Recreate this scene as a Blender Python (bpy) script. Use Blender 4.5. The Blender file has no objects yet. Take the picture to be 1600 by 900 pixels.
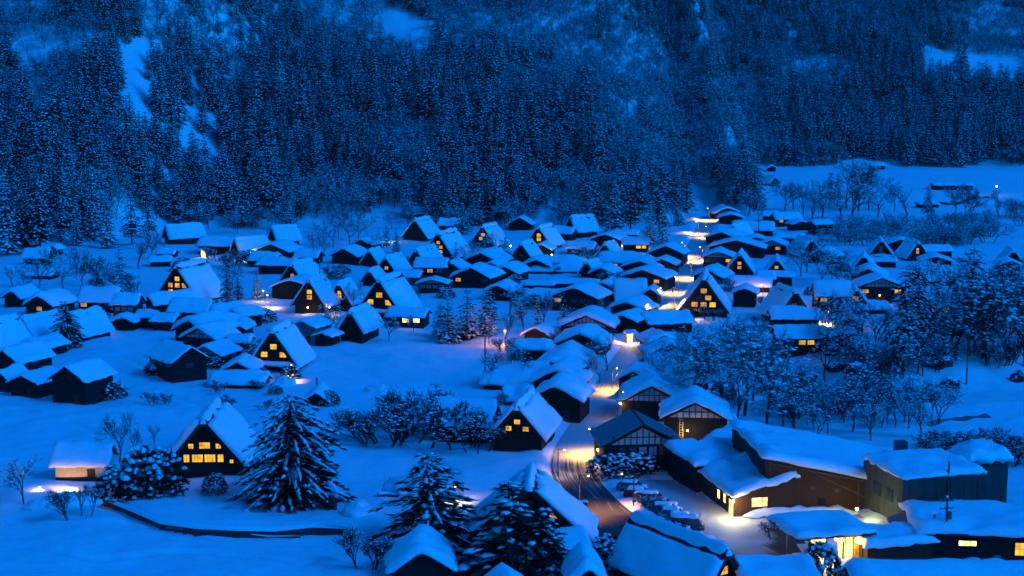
# Snow-covered thatched farmhouse village in a mountain valley at blue hour.
import bpy, bmesh, math, random
import numpy as np
from mathutils import Vector, Matrix, noise as mnoise

scene = bpy.context.scene
R = math.radians
# ------------------------------------------------------------------ camera
CAM_H, FPX, HORIZON = 57.0, 2400.0, 117.0
PITCH = math.atan((450.0 - HORIZON) / FPX)
cam_d = bpy.data.cameras.new('camera')
cam = bpy.data.objects.new('camera', cam_d)
scene.collection.objects.link(cam)
cam.location = (0, 0, CAM_H)
cam.rotation_euler = (math.pi / 2 - PITCH, 0, 0)
cam_d.sensor_width = 36.0
cam_d.lens = FPX / 1600.0 * 36.0
cam_d.clip_start, cam_d.clip_end = 1.0, 6000.0
scene.camera = cam
# ------------------------------------------------------------------ sky, sun, exposure
SUN_EL, SUN_AZ = R(20.0), R(118.0)       # last glow of the sky, to the right and a little behind
world = bpy.data.worlds.new('World'); scene.world = world; world.use_nodes = True
wt = world.node_tree; wt.nodes.clear()
sky = wt.nodes.new('ShaderNodeTexSky'); sky.sky_type = 'NISHITA'; sky.sun_disc = False
sky.sun_elevation = SUN_EL; sky.sun_rotation = SUN_AZ
sky.air_density = 1.0; sky.dust_density = 0.4; sky.ozone_density = 4.0
mul = wt.nodes.new('ShaderNodeMix'); mul.data_type = 'RGBA'; mul.blend_type = 'MULTIPLY'
mul.inputs['Factor'].default_value = 1.0
mul.inputs['B'].default_value = (0.002, 0.385, 1.0, 1)      # deep blue dusk
bg = wt.nodes.new('ShaderNodeBackground'); bg.inputs['Strength'].default_value = 0.085
out = wt.nodes.new('ShaderNodeOutputWorld')
wt.links.new(sky.outputs['Color'], mul.inputs['A'])
wt.links.new(mul.outputs['Result'], bg.inputs['Color'])
wt.links.new(bg.outputs['Background'], out.inputs['Surface'])
sun_d = bpy.data.lights.new('sun', 'SUN'); sun_d.energy = 1.0; sun_d.angle = R(20)
sun_d.color = (0.004, 0.215, 1.0)
sun = bpy.data.objects.new('sun', sun_d); scene.collection.objects.link(sun)
_sd = Vector((math.sin(SUN_AZ) * math.cos(R(42)), math.cos(SUN_AZ) * math.cos(R(42)), math.sin(R(42))))
sun.rotation_euler = (-_sd).to_track_quat('-Z', 'Y').to_euler()
vs = scene.view_settings
scene.display_settings.display_device = 'sRGB'
vs.view_transform = 'Standard'; vs.look = 'None'; vs.exposure = 1.02; vs.gamma = 1.0
scene.cycles.max_bounces = 5; scene.cycles.diffuse_bounces = 3; scene.cycles.transparent_max_bounces = 6
scene.cycles.sample_clamp_indirect = 3.0
scene.cycles.caustics_reflective = False; scene.cycles.caustics_refractive = False

# ------------------------------------------------------------------ ground shape
def sm(a, b, x):
    t = np.clip((x - a) / (b - a), 0, 1); return t * t * (3 - 2 * t)
_rs = np.random.RandomState(5)
_tab = _rs.rand(256, 256)
def vnoise(x, y):
    xi = np.floor(x).astype(int); yi = np.floor(y).astype(int)
    fx = x - xi; fy = y - yi
    fx = fx * fx * (3 - 2 * fx); fy = fy * fy * (3 - 2 * fy)
    a = _tab[xi % 256, yi % 256]; b = _tab[(xi + 1) % 256, yi % 256]
    c = _tab[xi % 256, (yi + 1) % 256]; d = _tab[(xi + 1) % 256, (yi + 1) % 256]
    return (a * (1 - fx) + b * fx) * (1 - fy) + (c * (1 - fx) + d * fx) * fy - 0.5
def ray(px, py):
    v = Vector(((px - 800) / FPX, 1.0, -(py - 450) / FPX))
    c, s = math.cos(PITCH), math.sin(PITCH)
    return Vector((v.x, v.y * c + v.z * s, -v.y * s + v.z * c))
def flat(px, py, z=0.0):
    r = ray(px, py); t = (z - CAM_H) / r.z
    return Vector((r.x * t, r.y * t, z))
def project(x, y, z):
    c, s = math.cos(PITCH), math.sin(PITCH)
    dz = z - CAM_H
    dep = y * c - dz * s; up = y * s + dz * c
    return 800 + FPX * x / dep, 450 - FPX * up / dep, dep
# street centre line and car park outline (village plane)
STREET_PX = [(1108, 338), (1096, 368), (1082, 400), (1062, 436), (1040, 475), (1018, 508), (996, 540),
             (968, 582), (944, 625), (918, 668), (896, 708), (897, 742), (925, 780), (962, 812), (1010, 850), (1060, 905), (1090, 960)]
def smooth_poly(pts, n=6):
    P = [Vector(p) for p in pts]; o = []
    for i in range(len(P) - 1):
        a, b, c, d = P[max(i - 1, 0)], P[i], P[i + 1], P[min(i + 2, len(P) - 1)]
        for k in range(n):
            t = k / n
            o.append(0.5 * (2 * b + (c - a) * t + (2 * a - 5 * b + 4 * c - d) * t * t + (3 * b - a - 3 * c + d) * t ** 3))
    o.append(P[-1]); return o
STREET = smooth_poly([flat(*p).to_tuple() for p in STREET_PX])
SPUR_PX = [(925, 780), (945, 815), (955, 850), (945, 905)]
SPUR = smooth_poly([flat(*p).to_tuple() for p in SPUR_PX])
PATH_PX = [(100, 768), (150, 783), (200, 806), (250, 826), (330, 836), (430, 836), (545, 832)]
PATH = smooth_poly([flat(*p).to_tuple() for p in PATH_PX])
FIELD = [flat(*p) for p in [(500, 606), (545, 607), (600, 606), (650, 610), (690, 606)]]
TRACKS = [FIELD] + [smooth_poly([flat(*p).to_tuple() for p in q]) for q in (
    [(250, 612), (330, 640), (400, 655), (470, 660)], [(20, 640), (110, 662), (180, 690), (260, 700)], [(545, 640), (610, 662), (640, 690), (700, 735), (712, 780)],
    [(130, 548), (190, 556), (240, 590)], [(20, 850), (150, 870), (300, 862), (480, 880)], [(500, 545), (600, 560), (740, 548)])]
LOT_PX = [(985, 748), (1060, 752), (1145, 800), (1160, 806), (1340, 800), (1350, 830), (1250, 850), (1235, 905), (1100, 905), (1130, 845), (1020, 800)]
LOT = [flat(*p) for p in LOT_PX]
def dist_poly(x, y, P):
    d = np.full(np.shape(x), 1e9)
    for a, b in zip(P[:-1], P[1:]):
        ux, uy = b[0] - a[0], b[1] - a[1]; l2 = ux * ux + uy * uy + 1e-9
        t = np.clip(((x - a[0]) * ux + (y - a[1]) * uy) / l2, 0, 1)
        d = np.minimum(d, np.hypot(x - a[0] - t * ux, y - a[1] - t * uy))
    return d
def in_poly(x, y, P):
    c = np.zeros(np.shape(x), bool); j = len(P) - 1
    for i in range(len(P)):
        xi, yi, xj, yj = P[i][0], P[i][1], P[j][0], P[j][1]
        c ^= ((yi > y) != (yj > y)) & (x < (xj - xi) * (y - yi) / (yj - yi + 1e-12) + xi)
        j = i
    return c
RAV = [flat(*p, -4) for p in [(1700, 600), (1560, 610), (1420, 612), (1310, 610), (1225, 600)]]
def foot(x):   # distance of the mountain foot
    return 574 - 76 * sm(-108, -168, x) + 10 * sm(-110, -60, x) - 2 * sm(40, 70, x) + 228 * sm(95, 125, x) + 58 * np.exp(-((x - 84) / 22) ** 2)
def ground(x, y):
    x = np.asarray(x, float); y = np.asarray(y, float)
    z = 0.9 * vnoise(x / 17 + 3, y / 17) + 0.5 * vnoise(x / 6, y / 6 + 9) + 0.22 * vnoise(x / 2.2 + 40, y / 2.2)
    z = z * sm(120, 170, y)
    ds = dist_poly(x, y, STREET); dp = dist_poly(x, y, SPUR)
    dl = np.where(in_poly(x, y, LOT), 0, dist_poly(x, y, LOT + LOT[:1]))
    for Q in TRACKS:
        dq = dist_poly(x, y, Q); z = z - 0.5 * (1 - sm(.25, .9, dq)) * (.6 + .8 * vnoise(x / 1.7, y / 1.7)) + .12 * sm(.8, 1.2, dq) * (1 - sm(1.3, 2.4, dq))
    dr = np.minimum(np.minimum(ds - 3.1, dp - 2.2), dl)
    bank = 0.75 * sm(0.2, 1.6, dr) * (1 - 0.8 * sm(2.0, 5.5, dr))
    z = z * sm(0, 4, dr) + bank * (0.75 + 1.0 * vnoise(x / 2.3, y / 2.3))
    # sunken path with its wall in the left foreground
    dpa = dist_poly(x, y, PATH)
    z = z - 0.9 * (1 - sm(1.0, 1.9, dpa))
    z = z + 0.5 * sm(1.4, 3.0, dpa) * (1 - sm(4, 12, dpa)) * (y > 190)
    # ravine on the right
    dv = dist_poly(x, y, RAV)
    z = z - 6.5 * (1 - sm(7, 30, dv))
    # upper field on the right
    z = z + 7.0 * sm(640, 800, y) * sm(70, 120, x)
    z = z + 2.0 * sm(668, 676, y + 3 * np.sin(x / 17)) * sm(88, 110, x)
    # mountain
    t = np.maximum(y - foot(x), 0)
    z = z + 0.34 * t + 0.00055 * np.minimum(t, 350) ** 2
    z = z + sm(10, 120, t) * (17 * vnoise(x / 90 + 1.3, y / 90 + 7.7) + 12 * vnoise(x / 35, y / 35) + 4 * vnoise(x / 12, y / 12))
    return z
def gz(x, y): return float(ground(np.array([x]), np.array([y]))[0])
def at(px, py):
    """the point of the terrain seen at a pixel"""
    p = flat(px, py)
    for _ in range(6):
        z = gz(p.x, p.y); q = flat(px, py, z); p = Vector((p.x * .4 + q.x * .6, p.y * .4 + q.y * .6, 0))
    return Vector((p.x, p.y, gz(p.x, p.y)))
def ppm(p): return FPX / project(p.x, p.y, p.z)[2]     # pixels per metre at a point

# ------------------------------------------------------------------ materials
def mat(name, col, rough=0.8, var=0.0, scale=3.0, bump=0.0, snow=None, emit=None, spec=0.3, stretch=None):
    m = bpy.data.materials.new(name); m.use_nodes = True
    nt = m.node_tree; b = nt.nodes['Principled BSDF']
    b.inputs['Roughness'].default_value = rough
    b.inputs['Specular IOR Level'].default_value = spec
    c4 = (*col, 1)
    b.inputs['Base Color'].default_value = c4
    tc = nt.nodes.new('ShaderNodeTexCoord'); vec = tc.outputs['Object']
    if stretch:
        mp = nt.nodes.new('ShaderNodeMapping'); mp.inputs['Scale'].default_value = stretch
        nt.links.new(vec, mp.inputs['Vector']); vec = mp.outputs['Vector']
    last = None
    if var or bump:
        n = nt.nodes.new('ShaderNodeTexNoise'); n.inputs['Scale'].default_value = scale; n.inputs['Detail'].default_value = 6
        nt.links.new(vec, n.inputs['Vector'])
        if var:
            r = nt.nodes.new('ShaderNodeMapRange')
            r.inputs['From Min'].default_value = .3; r.inputs['From Max'].default_value = .7
            r.inputs['To Min'].default_value = 1 - var; r.inputs['To Max'].default_value = 1 + var
            nt.links.new(n.outputs['Fac'], r.inputs['Value'])
            mx = nt.nodes.new('ShaderNodeMix'); mx.data_type = 'RGBA'; mx.blend_type = 'MULTIPLY'; mx.inputs['Factor'].default_value = 1
            mx.inputs['A'].default_value = c4; nt.links.new(r.outputs['Result'], mx.inputs['B'])
            last = mx.outputs['Result']; nt.links.new(last, b.inputs['Base Color'])
        if bump:
            bp = nt.nodes.new('ShaderNodeBump'); bp.inputs['Strength'].default_value = bump; bp.inputs['Distance'].default_value = .15
            nt.links.new(n.outputs['Fac'], bp.inputs['Height']); nt.links.new(bp.outputs['Normal'], b.inputs['Normal'])
    if snow is not None:   # snow lying on whatever faces up
        g = nt.nodes.new('ShaderNodeNewGeometry'); sx = nt.nodes.new('ShaderNodeSeparateXYZ')
        nt.links.new(g.outputs['Normal'], sx.inputs['Vector'])
        n2 = nt.nodes.new('ShaderNodeTexNoise'); n2.inputs['Scale'].default_value = 2.2; nt.links.new(tc.outputs['Object'], n2.inputs['Vector'])
        ad = nt.nodes.new('ShaderNodeMath'); ad.operation = 'ADD'; nt.links.new(sx.outputs['Z'], ad.inputs[0]); nt.links.new(n2.outputs['Fac'], ad.inputs[1])
        rr = nt.nodes.new('ShaderNodeMapRange'); rr.inputs['From Min'].default_value = snow + .5; rr.inputs['From Max'].default_value = snow + .72
        nt.links.new(ad.outputs['Value'], rr.inputs['Value'])
        mx2 = nt.nodes.new('ShaderNodeMix'); mx2.data_type = 'RGBA'
        nt.links.new(rr.outputs['Result'], mx2.inputs['Factor'])
        if last: nt.links.new(last, mx2.inputs['A'])
        else: mx2.inputs['A'].default_value = c4
        mx2.inputs['B'].default_value = (.82, .84, .86, 1)
        nt.links.new(mx2.outputs['Result'], b.inputs['Base Color'])
    if emit:
        ec, es = emit
        b.inputs['Emission Color'].default_value = (*ec, 1); b.inputs['Emission Strength'].default_value = es
    return m
def lit(name, ec, es, scale=.9):
    """a lit paper or glass pane: the room behind it glows unevenly"""
    m = mat(name, (.08, .05, .02), .6, emit=(ec, es)); nt = m.node_tree; b = nt.nodes['Principled BSDF']
    g = nt.nodes.new('ShaderNodeNewGeometry'); n = nt.nodes.new('ShaderNodeTexNoise'); n.inputs['Scale'].default_value = scale; n.inputs['Detail'].default_value = 3
    nt.links.new(g.outputs['Position'], n.inputs['Vector'])
    r = nt.nodes.new('ShaderNodeMapRange'); r.inputs['From Min'].default_value = .3; r.inputs['From Max'].default_value = .7
    r.inputs['To Min'].default_value = es * .4; r.inputs['To Max'].default_value = es * 1.45
    nt.links.new(n.outputs['Fac'], r.inputs['Value']); nt.links.new(r.outputs['Result'], b.inputs['Emission Strength'])
    return m
M = dict(
    snow=mat('snow', (.82, .84, .86), .75, .05, .9, .6, spec=.15),
    roofsnow=mat('roof_snow', (.85, .87, .89), .75, .04, 1.4, .4, spec=.15),
    treesnow=mat('tree_snow', (.82, .85, .88), .8, .08, 1.5, spec=.1),
    wood=mat('dark_wood', (.010, .008, .007), .8, .35, 5, .2, stretch=(3, 3, .25)),
    wood2=mat('brown_wood', (.05, .032, .02), .8, .35, 5, .2, stretch=(3, 3, .25)),
    brown=mat('brown_cladding', (.055, .019, .007), .75, .25, 2.5, .1, stretch=(2, 2, .3)),
    beam=mat('beam_wood', (.02, .015, .012), .8, .3, 4),
    thatch=mat('thatch', (.022, .018, .013), .95, .45, 7, .8, stretch=(4, 4, .7)),
    tile=mat('roof_board', (.03, .03, .032), .7, .3, 3),
    plaster=mat('plaster', (.42, .42, .40), .85, .12, 2),
    cream=mat('cream_wall', (.62, .5, .3), .85, .1, 2),
    greywall=mat('grey_wall', (.14, .15, .15), .85, .2, 1.5),
    concrete=mat('concrete', (.06, .057, .05), .85, .3, 1.2, .2, stretch=(1, 1, .3)),
    stone=mat('stone', (.05, .05, .05), .9, .5, 2, .5),
    metal=mat('dark_metal', (.04, .04, .045), .45, .2, 4, spec=.5),
    panel=mat('roof_panel', (.13, .14, .15), .45, .25, 2, spec=.6),
    glass=mat('dark_glass', (.03, .05, .07), .15, .2, 1, spec=.7),
    paper=mat('unlit_paper_pane', (.26, .29, .32), .7, .2, 2),
    foliage=mat('cedar_foliage', (.012, .017, .011), .9, .4, 2),
    bark=mat('bark', (.03, .022, .017), .9, .4, 4, .4),
    twig=mat('snowy_twig', (.022, .016, .013), .9, .3, 4, snow=.55),
    frost=mat('frosted_twig', (.026, .022, .019), .9, .3, 4, snow=.5),
    lit=lit('lit_pane', (1, .47, .025), .62),
    warm=lit('dim_lit_pane', (1, .46, .12), .36),
    white=lit('bright_lit_pane', (1, .74, .24), 1.3),
    lampw=mat('warm_lamp', (.8, .7, .5), .5, emit=((1, .6, .2), 14)),
    lampg=mat('cool_lamp', (.8, .8, .7), .5, emit=((.75, 1, .62), 14)),
    lampo=mat('orange_lamp', (.8, .5, .3), .5, emit=((1, .22, .03), 14)),
    red=mat('red_lamp', (.5, .03, .02), .5, emit=((1, .03, .02), 5)),
    rubber=mat('rubber', (.02, .02, .02), .9),
    rock=mat('rock', (.04, .038, .036), .9, .5, .8, .8, snow=.35),
    skin=mat('skin', (.45, .3, .22), .6), coat=mat('dark_coat', (.03, .03, .04), .9),
)
for i, c in enumerate([(.25, .25, .26), (.03, .03, .035), (.4, .4, .4), (.12, .02, .02), (.05, .07, .12), (.03, .05, .04)]):
    M['paint%d' % i] = mat('car_paint', c, .3, spec=.5)

# ------------------------------------------------------------------ object helpers
COL = scene.collection
def linked(name, data, parent=None):
    o = bpy.data.objects.new(name, data); COL.objects.link(o)
    if parent: o.parent = parent
    return o
def tag(o, label=None, cat=None, group=None, kind=None):
    if label: o['label'] = label
    if cat: o['category'] = cat
    if group: o['group'] = group
    if kind: o['kind'] = kind
    return o
def thing(name, label, cat, loc, rz=0.0, group=None):
    o = linked(name, None); o.location = loc; o.rotation_euler = (0, 0, rz); o.empty_display_size = .3
    return tag(o, label, cat, group)
class MB:
    def __init__(s): s.v = []; s.f = []
    def add(s, vs, fs):
        n = len(s.v); s.v += [tuple(v) for v in vs]; s.f += [tuple(i + n for i in f) for f in fs]; return s
    def box(s, x0, x1, y0, y1, z0, z1):
        return s.add([(x0, y0, z0), (x1, y0, z0), (x1, y1, z0), (x0, y1, z0), (x0, y0, z1), (x1, y0, z1), (x1, y1, z1), (x0, y1, z1)],
                     [(0, 3, 2, 1), (4, 5, 6, 7), (0, 1, 5, 4), (1, 2, 6, 5), (2, 3, 7, 6), (3, 0, 4, 7)])
    def bar(s, a, b, w, h=None):
        a, b = Vector(a), Vector(b); d = (b - a).normalized(); h = h or w
        u = d.cross(Vector((0, 0, 1))); u = u.normalized() if u.length > 1e-4 else Vector((1, 0, 0)); n = u.cross(d)
        q = [(-1, -1), (1, -1), (1, 1), (-1, 1)]
        vs = [a + u * w / 2 * i + n * h / 2 * j for i, j in q] + [b + u * w / 2 * i + n * h / 2 * j for i, j in q]
        return s.add(vs, [(3, 2, 1, 0), (4, 5, 6, 7), (0, 1, 5, 4), (1, 2, 6, 5), (2, 3, 7, 6), (3, 0, 4, 7)])
    def tube(s, pts, radii, n=6, cap=True):
        vs = []; fs = []
        for i, p in enumerate(pts):
            p = Vector(p); d = Vector(pts[min(i + 1, len(pts) - 1)]) - Vector(pts[max(i - 1, 0)])
            d = d.normalized() if d.length > 1e-6 else Vector((0, 0, 1))
            u = d.cross(Vector((.13, .97, .2))).normalized(); w = d.cross(u)
            for k in range(n):
                a = 2 * math.pi * k / n; vs.append(p + (u * math.cos(a) + w * math.sin(a)) * radii[i])
        for i in range(len(pts) - 1):
            for k in range(n):
                a, b = i * n + k, i * n + (k + 1) % n; fs.append((a, b, b + n, a + n))
        if cap: fs.append(tuple(range(n - 1, -1, -1))); fs.append(tuple((len(pts) - 1) * n + k for k in range(n)))
        return s.add(vs, fs)
    def prism(s, prof, y0, y1):
        """polygon in x,z (counter-clockwise seen from -y) run along y"""
        n = len(prof)
        vs = [(x, y0, z) for x, z in prof] + [(x, y1, z) for x, z in prof]
        fs = [tuple(range(n)), tuple(range(2 * n - 1, n - 1, -1))]
        fs += [(i, i + n, (i + 1) % n + n, (i + 1) % n) for i in range(n)]
        return s.add(vs, fs)
    def dome(s, c, rx, ry, rz, n=8, rings=3, rnd=None, j=.15, under=.25):
        vs = []; fs = []
        for r in range(rings + 1):
            ph = (math.pi / 2) * r / rings
            for k in range(n):
                a = 2 * math.pi * (k + .5 * (r % 2)) / n; q = 1 + (rnd.uniform(-j, j) if rnd else 0)
                vs.append((c[0] + rx * q * math.cos(a) * math.cos(ph * .97), c[1] + ry * q * math.sin(a) * math.cos(ph * .97), c[2] + rz * math.sin(ph)))
        for r in range(rings):
            for k in range(n):
                a, b = r * n + k, r * n + (k + 1) % n; fs.append((a, b, b + n, a + n))
        fs.append(tuple(rings * n + k for k in range(n)))
        b0 = len(vs)
        for k in range(n): vs.append((c[0] + (vs[k][0] - c[0]) * .7, c[1] + (vs[k][1] - c[1]) * .7, c[2] - rz * under))
        for k in range(n): fs.append((b0 + k, b0 + (k + 1) % n, (k + 1) % n, k))
        fs.append(tuple(b0 + k for k in range(n - 1, -1, -1)))
        return s.add(vs, fs)
    def mesh(s, name, m, smooth=False):
        me = bpy.data.meshes.new(name); me.from_pydata(s.v, [], s.f); me.materials.append(m if not isinstance(m, str) else M[m])
        if smooth: me.polygons.foreach_set('use_smooth', [True] * len(me.polygons))
        me.update(); return me
    def build(s, name, m, parent=None, smooth=False):
        return linked(name, s.mesh(name, m, smooth), parent)
def copy_tree(o, parent=None):
    c = o.copy(); COL.objects.link(c)
    if parent: c.parent = parent
    for ch in KIDS.get(o.name, []): copy_tree(ch, c)
    return c
KIDS = {}
def kids(o, lst): KIDS[o.name] = lst
# ------------------------------------------------------------------ windows and roofs
_cache = {}
def window(parent, x, y, z, w, h, rz=0.0, st='D', nx=None, ny=None):
    """frame with glazing bars, facing local -y, sill at z; the pane is its child"""
    w, h = round(w, 1), round(h, 1)
    nx = nx or max(2, min(5, int(w / .45))); ny = ny or max(2, int(h / .5))
    key = ('w', w, h, nx, ny)
    if key not in _cache:
        b = MB(); t = .07
        b.box(-w / 2 - t, w / 2 + t, -.07, .01, -t, 0); b.box(-w / 2 - t, w / 2 + t, -.07, .01, h, h + t)
        b.box(-w / 2 - t, -w / 2, -.068, .01, 0, h); b.box(w / 2, w / 2 + t, -.068, .01, 0, h)
        for i in range(1, nx): c = -w / 2 + w * i / nx; b.box(c - .02, c + .02, -.055, -.02, 0, h)
        for i in range(1, ny): c = h * i / ny; b.box(-w / 2, w / 2, -.052, -.022, c - .018, c + .018)
        _cache[key] = b.mesh('window', 'beam')
    f = linked('window', _cache[key], parent); f.location = (x, y, z); f.rotation_euler = (0, 0, rz)
    k2 = ('p', w, h, st)
    if k2 not in _cache:
        _cache[k2] = MB().box(-w / 2, w / 2, -.03, .0, 0, h).mesh('pane', {'L': 'lit', 'W': 'warm', 'B': 'white', 'D': 'glass', 'P': 'paper'}[st])
    linked('pane', _cache[k2], f)
    return f
def door(parent, x, y, z, w, h, rz=0.0, m='wood2'):
    key = ('d', round(w, 1), round(h, 1), m)
    if key not in _cache:
        b = MB().box(-w / 2, w / 2, -.05, 0, 0, h)
        for i in (0, 1, 2): c = -w / 2 + w * (i + .5) / 3; b.box(c - .03, c + .03, -.08, -.05, .1, h - .1)
        _cache[key] = b.mesh('door', m)
    o = linked('door', _cache[key], parent); o.location = (x, y, z); o.rotation_euler = (0, 0, rz); return o
def spacing(n):
    return [(.55 * i / n + .45 * (1 - math.cos(math.pi * i / n)) / 2) for i in range(n + 1)]
def snow_sheet(x0, x1, y0, y1, zf, thick, seed, nx=12, ny=12, ov=.15, lump=.42, rad=None, hang=.14):
    """a slab of snow lying on the surface zf over a rectangle, rounded at its rims"""
    b = MB(); rad = rad or thick * .95
    X = [x0 - ov + (x1 - x0 + 2 * ov) * t for t in spacing(nx)]; Y = [y0 - ov + (y1 - y0 + 2 * ov) * t for t in spacing(ny)]
    vs = []
    for j, y in enumerate(Y):
        for i, x in enumerate(X):
            ex = min(x - X[0], X[-1] - x) / rad; ey = min(y - Y[0], Y[-1] - y) / rad
            fx = math.sqrt(max(0, 1 - (1 - min(ex, 1)) ** 2)); fy = math.sqrt(max(0, 1 - (1 - min(ey, 1)) ** 2))
            n1 = mnoise.noise(Vector((x * .45 + seed * 7.3, y * .45, seed))); n2 = mnoise.noise(Vector((x * 1.3, y * 1.3 + seed * 3.1, 5)))
            t = thick * (.22 + .78 * fx * fy) * (1 + lump * 1.1 * n1 + lump * .5 * n2)
            n3 = mnoise.noise(Vector((x * .28 + seed * 5.1, y * .28, seed * 1.9)))
            if n3 > .22: t *= max(.3, 1 - (n3 - .22) * 4)
            bx = by = 0
            if i in (0, nx) or j in (0, ny):
                q = mnoise.noise(Vector((x * .8, y * .8, seed * 2.7))) * .34 + n2 * .16
                if i == 0: bx = -q
                if i == nx: bx = q
                if j == 0: by = -q
                if j == ny: by = q
            vs.append((x + bx, y + by, zf(min(max(x, x0), x1), min(max(y, y0), y1)) + t))
    fs = [(j * (nx + 1) + i, j * (nx + 1) + i + 1, (j + 1) * (nx + 1) + i + 1, (j + 1) * (nx + 1) + i) for j in range(ny) for i in range(nx)]
    ring = [i for i in range(nx + 1)] + [j * (nx + 1) + nx for j in range(1, ny + 1)] + [ny * (nx + 1) + i for i in range(nx - 1, -1, -1)] + [j * (nx + 1) for j in range(ny - 1, 0, -1)]
    n0 = len(vs); cx, cy = (x0 + x1) / 2, (y0 + y1) / 2
    for k in ring:
        x, y, z = vs[k]; xx, yy = min(max(x, x0), x1), min(max(y, y0), y1)
        vs.append((x, y, zf(xx, yy) - hang * (1 + 1.6 * mnoise.noise(Vector((x * 1.7, y * 1.7, seed))))))
    n1_ = len(vs)
    for k in ring:
        x, y, z = vs[k]; dx = -.22 if x > cx else .22; dy = -.22 if y > cy else .22
        xx = min(max(x, x0), x1) ; yy = min(max(y, y0), y1)
        if abs(x - cx) > (x1 - x0) / 2 - .02: xx += dx
        if abs(y - cy) > (y1 - y0) / 2 - .02: yy += dy
        vs.append((xx, yy, zf(xx, yy) - hang * .3))
    m = len(ring)
    for k in range(m):
        a, c = k, (k + 1) % m
        fs.append((ring[c], ring[a], n0 + a, n0 + c)); fs.append((n0 + c, n0 + a, n1_ + a, n1_ + c))
    return b.add(vs, fs)
_seed = [0]
def nseed(): _seed[0] += 1; return _seed[0] * 1.618
def remap(mb, fn): mb.v = [fn(*v) for v in mb.v]; return mb

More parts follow.
